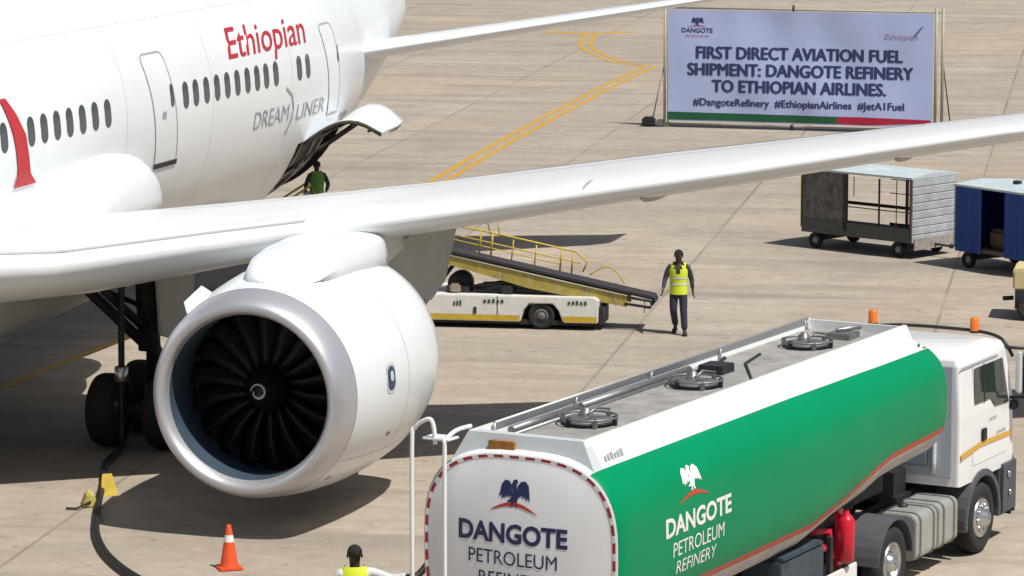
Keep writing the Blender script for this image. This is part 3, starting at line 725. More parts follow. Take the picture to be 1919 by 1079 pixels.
# pipes and folded rail along the left edge
m = M(True)
m.tube([(-11.0,-.60,3.47),(-9.3,-.60,3.47)], .05, 10); m.tube([(-9.2,-.60,3.47),(-6.1,-.60,3.47)], .05, 10); m.tube([(-11.2,-.50,3.44),(-5.9,-.50,3.44)], .035, 8)
m.build('vapour_pipe', STEEL, TRK)
m = M(True); m.tube([(-11.3,-.66,3.60),(-2.1,-.66,3.60)], .022, 8)
for u in (-11.3,-9.2,-7.1,-5.0,-2.1): m.tube([(u,-.66,3.4),(u,-.66,3.6)], .02, 6)
m.build('hand_rail', ALU, TRK)
m = M(True); m.tube([(-6.4,.45,3.43),(-5.2,-.2,3.44),(-4.4,-.35,3.44)], .025, 6); m.build('drain_line', DSTEEL, TRK)
for u in (-10.05, -7.05, -3.5):
    ml = empty('manhole_lid', (u, .05, 3.435)); ml.parent = TRK
    m = M(True); m.lathe([(0,.27),(.03,.28),(.04,.32),(.06,.32),(.065,.27),(.08,.23),(.09,.02)], (0,0,0), (0,0,1), 32)
    m.build('lid_plate', STEEL, ml, recalc=False)
    m = M(True); ring = [(.35*math.cos(R(a)), .35*math.sin(R(a)), .10) for a in range(0, 361, 12)]; m.tube(ring, .014, 6, caps=False)
    m.build('guard_ring', STEEL, ml)
    for a in range(0, 360, 60):
        m = M(True); q = R(a+20); m.box(-.03,.03,-.025,.025,0,.12, 0, Matrix.Translation((.33*math.cos(q), .33*math.sin(q), 0))); m.build('clamp', DSTEEL if a % 120 else STEEL, ml, bevel=.008)
    m = M(True); m.lathe([(0,.09),(.05,.09),(.06,.06),(.10,.05),(.11,.01)], (.08,-.08,.08), (0,0,1), 16); m.tube([(-.22,.1,.16),(-.05,.12,.22),(.2,.18,.17)], .018, 6); m.build('vent_valve', STEEL, ml, recalc=False)
m = M(True); m.box(-6.15,-5.75,-.45,-.1,3.385,3.55); m.tube([(-6.0,-.3,3.5),(-5.2,-.5,3.5)], .03); m.build('valve_block', DSTEEL, TRK, bevel=.02)
m = M(True); m.box(-2.75,-2.35,-.1,.25,3.385,3.52); m.tube([(-2.6,.0,3.55),(-2.2,.2,3.55)], .03); m.build('valve_block', STEEL, TRK, bevel=.02)
# small marker lamp and nozzle at the front shoulder
m = M(True); m.tube([(-1.9,.93,3.2),(-1.9,.95,3.33)], .018); m.box(-1.86,-1.76,.93,1.0,3.2,3.27); m.build('marker_lamp', mat('dark_green_lens', (.01,.12,.05), .3), TRK)
# ladder at the rear left
m = M(True)
m.tube(smooth_path([(-12.15,-.86,1.1),(-12.15,-.86,3.3),(-12.12,-.86,3.5),(-11.95,-.82,3.60),(-11.7,-.76,3.62)], 5), .027, 8)
m.tube(smooth_path([(-12.15,-1.30,1.1),(-12.15,-1.30,3.35),(-12.13,-1.27,3.62),(-12.12,-1.10,3.74),(-12.12,-1.03,3.68),(-12.12,-1.0,3.45)], 5), .027, 8)
for z in (1.3, 1.6): m.tube([(-12.15,-.86,z),(-12.15,-1.30,z)], .015, 6)
m.build('ladder', TWHITE, TRK)
M(True).box(-12.16,-11.9,-1.16,-.80,3.50,3.53).build('ladder_step', TWHITE, TRK, bevel=.01)
# chassis and running gear of the trailer
m = M(True)
for s_ in (-.42,.42): m.box(-11.6,-6.0,s_-.06,s_+.06,.85,1.1); m.box(-6.6,-2.0,s_-.06,s_+.06,1.2,1.45)
m.box(-11.4,-2.2,-.4,.4,1.2,1.6); m.build('trailer_chassis', DSTEEL, TRK)
def wheel(parent, u, v, dual=True, steer=False):
    w0 = empty('wheel', (u, -v, .52)); w0.parent = parent; sg = 1 if v > 0 else -1
    m = M(True)
    for o_ in ((0, -.33*sg) if dual else (0,)): tyre(m, (0, o_, 0), (0,1,0), .52, .30, 36)
    m.build('tyre', RUB, w0, recalc=False)
    m = M(True); d = sg
    pr = [(-.02*d,.30),(.13*d,.295),(.15*d,.27),(.10*d,.25),(.02*d,.22),(.02*d,.17),(.10*d,.13),(.17*d,.11),(.18*d,.02)] if not steer else [(-.02*d,.30),(.13*d,.295),(.15*d,.27),(.13*d,.22),(.15*d,.17),(.16*d,.13),(.24*d,.10),(.26*d,.02)]
    m.lathe(pr, (0,0,0), (0,1,0), 32)
    for k in range(10):
        a = 2*math.pi*k/10; m.lathe([(.0,.018),(.05*d,.018),(.055*d,.002)], (.195*math.cos(a), (.12 if steer else .03)*d, .195*math.sin(a)), (0,1,0), 6)
    m.build('rim', CHROME, w0, recalc=False); return w0
for u in (-9.9, -8.6): 
    for v in (-1.08, 1.08): wheel(TRK, u, v)
wheel(TRK, -3.39, 1.08); wheel(TRK, -3.39, -1.08); wheel(TRK, 0, 1.08, False, True); wheel(TRK, 0, -1.08, False, True)
m = M(True)
m.box(-6.95,-5.55,.55,1.12,.62,1.22); m.box(-6.9,-5.6,.50,1.14,1.22,1.27); m.build('side_locker', mat('blue_grey_box', (.05,.075,.10), .5, noise=.5, nscale=5), TRK, bevel=.02)
m = M(True); m.lathe([(0,.02),(0,.09),(.02,.115),(.56,.115),(.60,.09),(.66,.04),(.70,.035)], (-4.72,1.08,.80), (0,0,1), 24); m.box(-4.8,-4.64,.95,1.0,.7,1.5); m.build('fire_extinguisher', REDC, TRK, recalc=False)
m = M(True); m.tube([(-5.3,.8,1.28),(-5.0,.95,1.25),(-5.05,1.0,.9)], .05); m.tube([(-5.5,1.0,1.12),(-5.35,1.02,1.10)], .06); m.build('red_coupling', REDC, TRK)
m = M(True); m.box(-5.5,-4.35,1.05,1.09,.42,.72); m.build('side_guard', TWHITE, TRK, bevel=.01)
m = M(True); m.box(-5.15,-5.05,.98,1.04,.1,1.2); m.box(-5.2,-5.0,.9,1.1,.05,.1); m.build('landing_leg', DSTEEL, TRK)
# tractor unit
m = M(True)
for s_ in (-.42,.42): m.box(-4.3,1.1,s_-.05,s_+.05,.72,1.0)
m.box(-1.4,-.95,-.4,.4,.9,1.35); m.lathe([(0,.5),(.08,.5)], (-3.2,0,1.15), (0,0,1), 24, caps=True); m.tube([(-3.39,-1.0,.52),(-3.39,1.0,.52)], .12); m.tube([(0,-1,.52),(0,1,.52)], .08)
m.build('tractor_chassis', BLKP, TRK, recalc=True)
m = M(True); m.tube([(-1.1,-.3,1.3),(-1.5,.1,1.75),(-2.0,.3,1.5),(-2.4,.3,1.3)], .03); m.tube([(-1.1,-.2,1.2),(-1.6,.3,1.6),(-2.1,.4,1.4)], .03); m.build('air_line', BLKP, TRK)
def arch(u, v0, v1, r, name, mt, a0=10, a1=170, th=.05, flare=0):
    m = M(True); n = 14; rings = []
    for k in range(n+1):
        a = R(a0+(a1-a0)*k/n); c, s_ = math.cos(a), math.sin(a)
        rings.append([(u+(r)*c, v0, .52+r*s_), (u+(r)*c, v1, .52+(r)*s_), (u+(r+th)*c, v1, .52+(r+th)*s_), (u+(r+th)*c, v0, .52+(r+th)*s_)])
    return m.loft(rings, True, True, 0, False).build(name, mt, TRK, bevel=.012)
arch(-3.39, .62, 1.26, .60, 'mudguard', GRYP, 5, 175); arch(-3.39, -1.26, -.62, .60, 'mudguard', GRYP, 5, 175)
arch(0, .72, 1.24, .62, 'wheel_arch', GRYP, -8, 188, .10); arch(0, -1.24, -.72, .62, 'wheel_arch', GRYP, -8, 188, .10)
ft = empty('fuel_tank', (0,0,0)); ft.parent = TRK
P = rrect(.66,.66,.12,5)
for u0, u1 in ((-2.42,-1.62), (-1.56,-.82)):
    m = M(True); m.prism(P, lambda a, b, d: (d, .83+a, .66+b), u0, u1); m.build('tank_shell', ALU, ft, bevel=.015)
m = M(True)
for u in (-2.28,-1.78,-1.40,-1.0):
    P2 = rrect(.69,.69,.13,5); m.prism(P2, lambda a, b, d: (d, .83+a, .66+b), u, u+.04)
m.build('strap', STEEL, ft)
m = M(True); m.lathe([(0,.07),(.04,.07),(.05,.02)], (-1.9,.75,.99), (0,0,1), 16); m.build('filler_cap', BLKP, ft, recalc=False)
m = M(True); m.lathe([(0,.01),(0,.28),(.9,.28),(.9,.01)], (-1.95,-.83,.62), (1,0,0), 24); m.build('air_tank', STEEL, TRK, recalc=False)
# cab
CAB = empty('cab', (0,0,0)); CAB.parent = TRK; tag(CAB, 'white square cab of the tanker')
def cabsec(w_):
    # plan outline at height w: half width and front/back
    hw = lerp(w_, [.75,1.3,2.1,2.85,2.98,3.04], [1.19,1.2,1.2,1.16,1.10,.95]); fr_ = lerp(w_, [.75,1.3,2.1,2.85,2.98,3.04], [1.38,1.40,1.34,1.16,1.08,.85]); bk = lerp(w_, [.75,2.9,2.98,3.04], [-.88,-.88,-.84,-.66])
    r = .16; out = []
    for cx, cy, a0 in ((fr_-r, hw-r, 0), (bk+.06, hw-.06, 90), (bk+.06, -hw+.06, 180), (fr_-r, -hw+r, 270)):
        rr = r if cx > 0 else .06
        for k in range(5): a = R(a0+22.5*k); out.append((cx+rr*math.cos(a), cy+rr*math.sin(a), w_))
    return out
m = M(True).loft([cabsec(z) for z in (1.12,1.3,1.7,2.1,2.5,2.85,2.93,2.98,3.02,3.04)], True, True, 0, False, lambda i, j: 0)
cb = m.build('cab_shell', CABW, CAB)
for p_ in cb.data.polygons: p_.use_smooth = p_.normal.z > .3
sd = lambda u, z, off=.012: (u, lerp(z, [.75,1.3,2.1,2.85,2.98], [1.19,1.2,1.2,1.16,1.10])+off, z)
m = M(True)   # rear wall panel and gutter
m.box(-.905,-.882,-1.08,1.08,1.25,2.86); m.build('cab_rear_wall', CABG, CAB, bevel=.01)
m = M(True)
m.tube(smooth_path([(-.93,-.5,2.78),(-.93,.62,2.78),(-.93,.78,2.70),(-.93,.82,2.5),(-.93,.82,1.3)], 5), .035, 8); m.build('intake_duct', mat('pale_duct', (.55,.60,.64), .45), CAB)
M(True).box(-.96,-.90,.30,.72,1.4,2.66).build('rear_vent_panel', mat('slate_panel', (.20,.25,.31), .5, noise=.4, nscale=4), CAB, bevel=.02)
m = M(True)
m.add([sd(-.87,2.84,.02),sd(.62,2.84,.02),sd(.62,2.81,.02),sd(-.87,2.81,.02)], [(0,1,2,3)]); m.build('gutter', LINE, CAB, recalc=False)
for sg in (1, -1):
    fl = (lambda p_: (p_[0], p_[1]*sg, p_[2]))
    dr = M(True); dr.add([fl(sd(*q, .008)) for q in [(-.38,1.35),(1.02,1.35),(1.08,2.1),(.86,2.8),(-.38,2.8)]], [(0,1,2,3,4)]); d = dr.build('cab_door', CABW, CAB, recalc=False)
    m = M(True); m.add([fl(sd(*q, .016)) for q in [(-.34,2.24),(.30,2.24),(.46,2.10),(1.02,2.08),(.82,2.76),(-.34,2.76)]], [list(range(6))]); wn_ = m.build('side_window', GLASS, d, recalc=False)
    m = M(True); m.add([fl(sd(*q, .020)) for q in [(.02,2.22),(.02,2.78),(.07,2.78),(.07,2.22)]], [(0,1,2,3)]); m.build('window_frame', BLKP, wn_, recalc=False)
    m = M(True); m.box(-.06,.10,1.2*sg,1.24*sg,1.66,1.84); m.build('handle', BLKP, d, bevel=.012)
    m = M(True); m.add([fl(sd(*q, .014)) for q in [(-.86,1.50),(-.1,1.585),(1.15,1.56),(1.15,1.635),(-.1,1.66),(-.86,1.60)]], [(0,1,4,5),(1,2,3,4)]); m.build('stripe', mat('stripe_amber', (.62,.36,.06), .5), CAB, recalc=False)
m = M(True); put_marks(m, lambda x, z: sd(x, z, .016), .25, .55, 1.92, 1.96, 6); put_marks(m, lambda x, z: sd(x, z, .016), .55, .95, 1.68, 1.72, 7)
m.build('door_lettering', LGREY, CAB, recalc=False)
m = M(True); m.add([(1.40+.006-.0*0, -.98, 2.0),(1.40, .98, 2.0),(1.20, .95, 2.78),(1.20,-.95,2.78)], [(0,1,2,3)]); m.build('windscreen', GLASS, CAB, recalc=False)
m = M(True); m.box(1.30,1.46,-1.2,1.2,.32,1.05); m.build('bumper', BLKP, CAB, bevel=.05)
m = M(True); m.box(1.36,1.43,-.9,.9,1.1,1.75); m.build('grille', BLKP, CAB, bevel=.03)
for sg in (1,-1):
    m = M(True); m.lathe([(0,.09),(.02,.085),(.03,.01)], (1.44, .9*sg, .75), (1,0,0), 16); m.build('headlight', CHROME, CAB, recalc=False)
    m = M(True); m.box(.75,1.38,min(1.08*sg,1.24*sg),max(1.08*sg,1.24*sg),.40,1.22); m.build('fender', GRYP, CAB, bevel=.05)
    m = M(True); m.lathe([(0,.012),(0,.055),(.02,.055),(.03,.01)], (1.0, 1.245*sg, 1.0), (0,sg,0), 12); m.lathe([(0,.012),(0,.045),(.02,.045),(.03,.01)], (1.05, 1.245*sg, .72), (0,sg,0), 12); m.build('side_lamp', CHROME, CAB, recalc=False)
    mr = empty('mirror', (0,0,0)); mr.parent = CAB
    m = M(True); m.box(1.02,1.12,min(1.30*sg,1.41*sg),max(1.30*sg,1.41*sg),2.20,2.84); m.box(1.06,1.18,min(1.41*sg,1.66*sg),max(1.41*sg,1.66*sg),2.20,2.84); m.build('mirror_housing', CABW, mr, bevel=.03)
    m = M(True); m.box(1.045,1.058,min(1.42*sg,1.645*sg),max(1.42*sg,1.645*sg),2.22,2.82); m.build('mirror_glass', mat('mirror_dark', (.01,.011,.013), .5, spec=.2), mr)
    m = M(True); m.tube([(1.0,1.1*sg,2.88),(1.1,1.42*sg,2.87),(1.1,1.42*sg,2.7)], .025); m.tube([(1.1,1.18*sg,2.12),(1.12,1.42*sg,2.14),(1.12,1.42*sg,2.25)], .025); m.lathe([(0,.01),(0,.08),(.05,.08),(.06,.01)], (1.08,1.26*sg,2.02), (1,0,0), 12); m.build('mirror_arm', BLKP, mr)
m = M(True); m.tube(smooth_path([(.9,-1.2,2.86),(1.12,-1.05,3.0),(1.2,-.5,3.06),(1.2,.5,3.06),(1.13,.95,3.02),(1.05,1.14,2.92),(1.08,1.24,2.74)], 6), .026, 8); m.build('sun_visor_bar', BLKP, CAB)
for v in (-1.02, .60):
    m = M(True); m.lathe([(0,.01),(0,.075),(.03,.075)], (1.18, v, 3.03), (0,0,1), 20); be = m.build('beacon', BLKP, CAB, recalc=False)
    m = M(True); m.lathe([(.03,.068),(.20,.068),(.225,.05),(.23,.005)], (1.18, v, 3.03), (0,0,1), 20); m.build('lens', AMBER, be, recalc=False)

# ================================================================== BANNER on a pole frame
bx, by, bx2, by2 = 5.105, 116.88, 13.93, 114.3
BA = math.atan2(by2-by, bx2-bx); BW = math.hypot(bx2-bx, by2-by)
BAN = empty('banner', (bx, by, 0), BA); tag(BAN, 'wide pale blue banner with navy writing stretched on poles behind the wing tip', 'banner')
Z0, Z1 = .22, 3.95
def bfn(x, z, off=.005):
    t = (x/BW-.5)*2
    return (x, -off + .05*math.sin(3.1*x+z)*.4*(1-abs(t))+.04*math.sin(1.7*z+x*.6)*(1-abs(t)), z)
m = M(); nx, nz = 44, 16
X0b, X1b = .12, BW-.14
m.add([bfn(X0b+(X1b-X0b)*i/nx, Z0+(Z1-Z0)*j/nz, 0) for j in range(nz+1) for i in range(nx+1)], [(j*(nx+1)+i, j*(nx+1)+i+1, (j+1)*(nx+1)+i+1, (j+1)*(nx+1)+i) for j in range(nz) for i in range(nx)], 0, True)
m.build('banner_sheet', BANW, BAN, recalc=False)
def quadstrip(m, pts_lo, pts_hi, mi=0, off=.006, n=30):
    vs = []
    for k in range(n+1):
        t = k/n; x = pts_lo[0]+(pts_lo[2]-pts_lo[0])*t
        vs += [bfn(x, pts_lo[1]+(pts_lo[3]-pts_lo[1])*t, off), bfn(x, pts_hi[0]+(pts_hi[1]-pts_hi[0])*t, off)]
    m.add(vs, [(2*i, 2*i+2, 2*i+3, 2*i+1) for i in range(n)], mi)
m = M(); quadstrip(m, (X0b, .26, 5.9, .26), (.52, .50)); m.build('green_stripe', BANG, BAN, recalc=False)
m = M(); quadstrip(m, (5.9, .26, 6.9, .24), (.50, .50), 0); quadstrip(m, (6.9, .24, X1b-.05, .36), (.50, .46), 0); m.build('red_stripe', BANR, BAN, recalc=False)
px = lambda a: (a-140/1)/1340*BW      # photograph column of the banner crop to metres along it
m = M()
put_bold(m, 'FIRST DIRECT AVIATION FUEL', bfn, px(300), px(1310), 2.33, 2.73, .030)
put_bold(m, 'SHIPMENT: DANGOTE REFINERY', bfn, px(258), px(1362), 1.77, 2.17, .030)
put_bold(m, 'TO ETHIOPIAN AIRLINES.', bfn, px(380), px(1232), 1.22, 1.62, .030)
m.build('main_lettering', INK, BAN, recalc=False)
m = M(); put_bold(m, '#DangoteRefinery  #EthiopianAirlines  #JetA1Fuel', bfn, px(285), px(1322), .68, 1.0, .014); m.build('hashtag_lettering', INK, BAN, recalc=False)
m = M(); put_eagle(m, bfn, px(303), 3.42, .42, .28); put_text(m, 'DANGOTE', bfn, px(225), px(380), 3.18, 3.34, 0, .03); m.build('refinery_logo', INK, BAN, recalc=False)
m = M(); put_text(m, 'PETROLEUM', bfn, px(245), px(360), 3.03, 3.11, 0, .0); put_swoosh(m, bfn, px(255), px(352), 3.36, 3.36, .06, .04); m.build('refinery_logo_red', mat('logo_pinkish', (.36,.12,.22), .5), BAN, recalc=False)
m = M(); put_text(m, 'Ethiopian', bfn, px(1222), px(1385), 3.02, 3.26, 0, .0, .2); m.build('airline_logo', mat('logo_violet', (.28,.20,.42), .5), BAN, recalc=False)
m = M(); m.add([bfn(px(a), z) for a, z in [(1360,3.20),(1372,3.18),(1412,3.55),(1398,3.50)]], [(0,1,2,3)]); m.build('airline_logo_feather', mat('feather_teal', (.10,.17,.24), .5), BAN, recalc=False)
m = M()
for x in (0, .12): m.tube([(x, .05, 0),(x, .05, 4.12)], .035 if x else .045)
m.build('frame_pole', POLE, BAN)
m = M()
for x in (BW-.06, BW+.16): m.tube([(x, .05, 0),(x, .05, 4.15)], .05)
m.build('frame_pole', POLE, BAN)
m = M(); m.tube([(0,.05,4.0),(BW+.15,.05,4.0)], .03); m.tube([(0,.05,.12),(BW+.15,.05,.12)], .03); m.build('cross_bar', POLE, BAN)
for x in (BW*.475,):
    m = M(); m.tube([(x,.05,3.9),(x,.05,4.16)], .04); m.build('bar_joint', DSTEEL, BAN); m = M(); m.tube([(x,.02,.02),(x,.02,.2)], .05); m.build('bar_joint', DSTEEL, BAN)
m = M(); m.tube([(.0,.05,2.2),(-.45,.1,.1)], .025); m.tube([(-.45,.1,.06),(.1,.05,.06)], .025); m.build('side_brace', POLE, BAN)
m = M(); m.tube([(BW+.18,.05,2.3),(BW+.42,.1,.5),(BW+.45,.1,.2)], .022); m.build('side_brace', DSTEEL, BAN)
m = M(); m.box(-.75,-.35,-.15,.3,0,.32); m.build('ballast_weight', DSTEEL, BAN, bevel=.06)
m = M(); m.box(-.30,-.02,-.1,.25,0,.24); m.build('ballast_weight', STEEL, BAN, bevel=.06)
m = M(); m.box(BW+.28,BW+.65,-.1,.25,0,.42); m.build('ballast_weight', mat('pale_sandbag', (.50,.47,.42), .8), BAN, bevel=.08)

# ================================================================== BELT LOADER
LA = -.16
LD = empty('belt_loader', (1.81, 73.1, 0), LA); tag(LD, 'white and yellow conveyor belt loader standing behind the jet engine', 'belt loader')
BL = 5.4
side = [(-BL,.20),(-1.62,.20),(-1.50,.34),(-1.30,.60),(-.95,.60),(-.78,.34),(-.70,.20),(0,.20),(.02,.66),(-.15,.72),(-BL,.72)]
side = [(-BL,.16),(-1.66,.16),(-1.58,.42),(-1.46,.56),(-.96,.56),(-.84,.42),(-.74,.16),(0,.16),(.02,.66),(-.10,.71),(-BL,.71)]
m = M(); m.prism(side, lambda a, b, d: (a, d, b), -.0, 1.75); m.build('body', LDW, LD, bevel=.02)
m = M(); m.add([(-BL,-.006,.18),(-1.68,-.006,.18),(-1.66,-.006,.30),(-BL,-.006,.30),(-.73,-.006,.18),(-.02,-.006,.18),(-.02,-.006,.30),(-.77,-.006,.30)], [(0,1,2,3),(4,5,6,7)]); m.build('yellow_band', YEL, LD, recalc=False)
m = M(); m.add([(-2.16,-.005,.2),(-2.14,-.005,.2),(-2.14,-.005,.70),(-2.16,-.005,.70)], [(0,1,2,3)]); m.box(-2.66,-2.60,-.02,.0,.32,.46); m.build('body_seam', DSTEEL, LD, recalc=False)
m = M()
for a, b, c, d, n in ((-3.1,-2.9,.48,.60,3),(-2.45,-1.98,.55,.64,5),(-.64,-.20,.55,.64,5)): put_marks(m, lambda x, z: (x, -.01, z), a, b, c, d, n)
m.build('loader_lettering', mat('ink_dark_green', (.03,.08,.07), .5), LD, recalc=False)
for u, v in ((-1.21,.14),(-1.21,1.6),(-4.4,.14),(-4.4,1.6)):
    wo = empty('wheel', (u, v, .29)); wo.parent = LD
    m = M(); tyre(m, (0,0,0), (0,1,0), .29, .24, 28); m.build('tyre', RUB, wo, recalc=False)
    m = M(); m.lathe([(-.10,.01),(-.10,.07),(-.03,.10),(-.10,.155),(.1,.155)], (0,0,0), (0,1,0), 20); m.build('rim', mat('dull_rim', (.16,.15,.14), .6), wo, recalc=False)
M().box(-BL+.1,-.15,.05,1.7,.10,.2).build('underframe', DARK, LD)
CV = empty('conveyor', (0,0,0)); CV.parent = LD
def cvp(x, d, z):    # along conveyor x: -4.2 high end .. 1.2 low end
    return (x, d, 1.63 - (x+3.62)*.205 + z)
y0c, y1c = .25, .90
m = M(); m.add([cvp(x, y, z) for x in (-4.4, 1.18) for y in (y0c, y1c) for z in (0, .07)], [(0,1,3,2),(4,6,7,5),(0,4,5,1),(2,3,7,6),(1,5,7,3),(0,2,6,4)]); m.build('belt', mat('belt_black', (.03,.025,.03), .7), CV, bevel=.03)
m = M(); 
for y in (y0c-.06, y1c):
    m.add([cvp(x, y+dy, z) for x, z0_, z1_ in ((-4.4,-.14,-.02),(-1.5,-.34,-.02),(.6,-.26,-.02)) for dy in (0,.06) for z in (z0_, z1_)], [(0,1,3,2),(0,4,5,1),(2,3,7,6),(1,5,7,3),(0,2,6,4),(4,8,9,5),(6,7,11,10),(5,9,11,7),(4,6,10,8),(8,10,11,9)])
m.build('conveyor_frame', BUFF, CV)
m = M(); m.tube([cvp(.55,y0c-.05,-.2), cvp(1.1,y0c-.05,-.16), cvp(1.14,y0c-.05,-.05)], .03); m.tube([cvp(.6,y0c-.05,-.05), cvp(1.1,y0c-.05,-.02)], .03); m.tube([cvp(1.14,y0c-.08,-.05), cvp(1.14,y1c+.05,-.05)], .05); m.build('end_roller', DSTEEL, CV)
m = M()
yr = y1c+.05
for x in (-2.7, -2.45, -.95, -.7): m.tube([cvp(x, yr, .05), cvp(x+.05, yr, .55)], .02)
m.tube([cvp(-4.3, yr, .1), cvp(-4.1, yr, .5), cvp(-2.4, yr, .55), cvp(-.6, yr, .55), cvp(-.35, yr, .38), cvp(-.45, yr, .15)], .02)
m.tube([cvp(-3.9, yr, .32), cvp(-.5, yr, .32)], .015)
m.tube(smooth_path([cvp(-.3, yr, .12), cvp(.05, yr, .38), cvp(.3, yr, .30), cvp(.45, yr, .1)], 4), .015)
m.build('guard_rail', YEL, CV)
m = M()
for x in (-3.9, -3.3, -2.0, -1.5): m.tube([cvp(x, yr, .05), cvp(x+.05, yr, .50)], .014)
m.tube([cvp(-4.2, yr, .22), cvp(-.9, yr, .20)], .012); m.tube([cvp(-2.45, yr, .5), cvp(-2.55, yr, .85), cvp(-2.3, yr, .85), cvp(-2.25, yr, .5)], .014)
m.build('inner_rail', YEL, CV)
m = M()
for k in range(9): m.add([cvp(-4.0+.62*k, y0c-.063, -.30+.0*k), cvp(-3.97+.62*k, y0c-.063, -.30), cvp(-3.97+.62*k, y0c-.063, -.05), cvp(-4.0+.62*k, y0c-.063, -.05)], [(0,1,2,3)]) if k > 2 else None
m.tube([cvp(-4.2, y0c-.075, -.02), cvp(.6, y0c-.075, -.02)], .016, 6)
m.build('frame_stiffener', POLE, CV)
m = M(); m.tube([(-2.9,.45,.8),(-1.6,.45,1.02)], .05); m.tube([(-1.9,.45,.97),(-1.2,.5,1.06)], .03); m.tube([(-2.2,.3,.75),(-1.9,.28,.95),(-1.4,.3,.82),(-.9,.28,.78)], .02); m.build('hydraulic_ram', DSTEEL, LD)
m = M(); m.tube([(-3.55,.6,.72),(-3.62,.6,1.5)], .045); m.tube([(-3.5,.6,.9),(-3.1,.6,1.42)], .035); m.tube([(-3.5,1.0,.9),(-3.1,1.0,1.42)], .035); m.build('lift_strut', DSTEEL, LD)
m = M(); m.box(-4.0,-3.75,.1,.5,.71,1.35); m.build('control_box', LDW, LD, bevel=.03)
m = M(); m.lathe([(0,.01),(0,.26),(.35,.26),(.35,.01)], (-3.05,.5,.88), (0,1,0), 20); m.box(-3.3,-2.8,.3,.9,.71,.86); m.build('engine_cover', BLKP, LD, recalc=False)
m = M(); m.box(-3.22,-2.98,.20,.30,.71,.92); m.build('driver_seat', mat('tan_vinyl', (.30,.24,.19), .6), LD, bevel=.04)
m = M(); m.box(-2.7,-.3,.35,1.5,.71,.80); m.box(-2.1,-1.85,.2,.7,.71,.92); m.build('deck_machinery', BLKP, LD, bevel=.02)
m = M(); m.box(.02,.12,.1,.9,.14,.5); m.tube([(.1,.4,.5),(.16,.4,.62)], .05); m.build('tow_hitch', DSTEEL, LD)

# ================================================================== BAGGAGE CARTS
def cart(loc, rz, Lc, Wc, kind, name='baggage_cart'):
    c = empty(name, loc, rz); H0, H1 = .52, 2.0
    M().box(0,Lc,0,Wc,H0-.10,H0).build('bed', RUST, c, bevel=.01)
    m = M(); m.add([(-.04,-.05,H1),(Lc+.05,-.05,H1),(Lc+.05,Wc+.05,H1),(-.04,Wc+.05,H1),(-.04,Wc/2,H1+.07),(Lc+.05,Wc/2,H1+.07),(-.04,-.05,H1-.05),(Lc+.05,-.05,H1-.05),(Lc+.05,Wc+.05,H1-.05),(-.04,Wc+.05,H1-.05)],
      [(0,1,5,4),(4,5,2,3),(6,9,8,7),(0,6,7,1),(2,8,9,3),(0,4,3,9,6),(1,7,8,2,5)]); m.build('roof', CARTR, c)
    for x in (0, Lc): 
        for y in (0, Wc): M().box(x-.03,x+.03,y-.03,y+.03,H0,H1-.05).build('post', RUST if kind == 'open' else POLE, c)
    for x, y in ((.35,.12),(.35,Wc-.12),(Lc-.45,.12),(Lc-.45,Wc-.12)):
        wo = empty('wheel', (x, y, .2)); wo.parent = c
        m = M(); tyre(m, (0,0,0), (0,1,0), .2, .14, 20); m.build('tyre', RUB, wo, recalc=False)
        m = M(); m.lathe([(-.04,.01),(-.05,.06),(-.02,.11),(.02,.11),(.05,.06),(.04,.01)], (0,0,0), (0,1,0), 14); m.build('rim', CARTM, wo, recalc=False)
    m = M(); m.tube([(.35,.1,.2),(.35,Wc-.1,.2)], .03); m.tube([(Lc-.45,.1,.2),(Lc-.45,Wc-.1,.2)], .03); m.box(.25,.45,.3,Wc-.3,.2,.42); m.box(Lc-.55,Lc-.35,.3,Wc-.3,.2,.42); m.build('axle', DSTEEL, c)
    m = M(); m.tube([(Lc-.3,Wc/2,.32),(Lc+.55,Wc/2,.30)], .03); m.tube([(Lc+.55,Wc/2,.30),(Lc+.62,Wc/2,.30)], .06); m.build('tow_bar', DSTEEL, c)
    return c, H0, H1
c1, H0, H1 = cart((7.24, 86.54, 0), math.atan2(-2.34, 2.45), 3.38, 1.75, 'open')
tag(c1, 'open sided grey baggage cart with a pale roof and ridged metal end', 'baggage cart', 'baggage carts parked behind the wing tip')
Lc, Wc = 3.38, 1.75
m = M(); m.box(-.035,-.015,0,Wc,H0,H1-.05); m.build('end_panel', CARTP, c1)
m = M(); m.box(.03,1.32,-.012,.012,H0+.02,H1-.07); m.build('side_panel', CARTP, c1)
m = M(); m.box(.0,Lc,-.03,-.005,H0-.12,H0+.22); m.build('side_rail', mat('green_grey_paint', (.085,.095,.085), .6, noise=.4, nscale=6), c1)
m = M(); m.box(1.30,1.42,-.03,.03,H0,H1-.05); m.build('post', BLKP, c1)
m = M(); m.box(2.42,2.48,Wc-.03,Wc+.03,H0,H1-.05); m.box(1.9,1.96,Wc-.03,Wc+.03,H0,H1-.05); m.build('post', RUST, c1)
m = M(); m.box(.0,Lc,Wc-.02,Wc+.01,H0+.42,H0+.50); m.box(1.4,Lc,Wc-.015,Wc+.005,H0+.0,H0+.06); m.tube([(1.4,Wc,H0+.8),(Lc,Wc,H0+.8)], .012); m.build('far_rail', RUST, c1)
m = M(); m.tube([(1.42,-.02,H0+.62),(Lc,-.02,H0+.62)], .014); m.tube([(1.42,Wc,H0+1.15),(Lc,Wc,H0+1.15)], .012); m.build('cross_rail', RUST, c1)
m = M(); m.tube([(2.95,-.02,H0+.2),(2.95,-.02,H1-.1)], .012); m.build('stanchion', RUST, c1)
m = M(); m.tube([(2.42,-.02,H0+.2),(2.42,-.02,H1-.1)], .025); m.tube([(1.62,-.0,H0+.9),(1.62,0,H1-.1)], .012); m.build('stanchion', BLKP, c1)
m = M(); rings = []
z = H0-.12
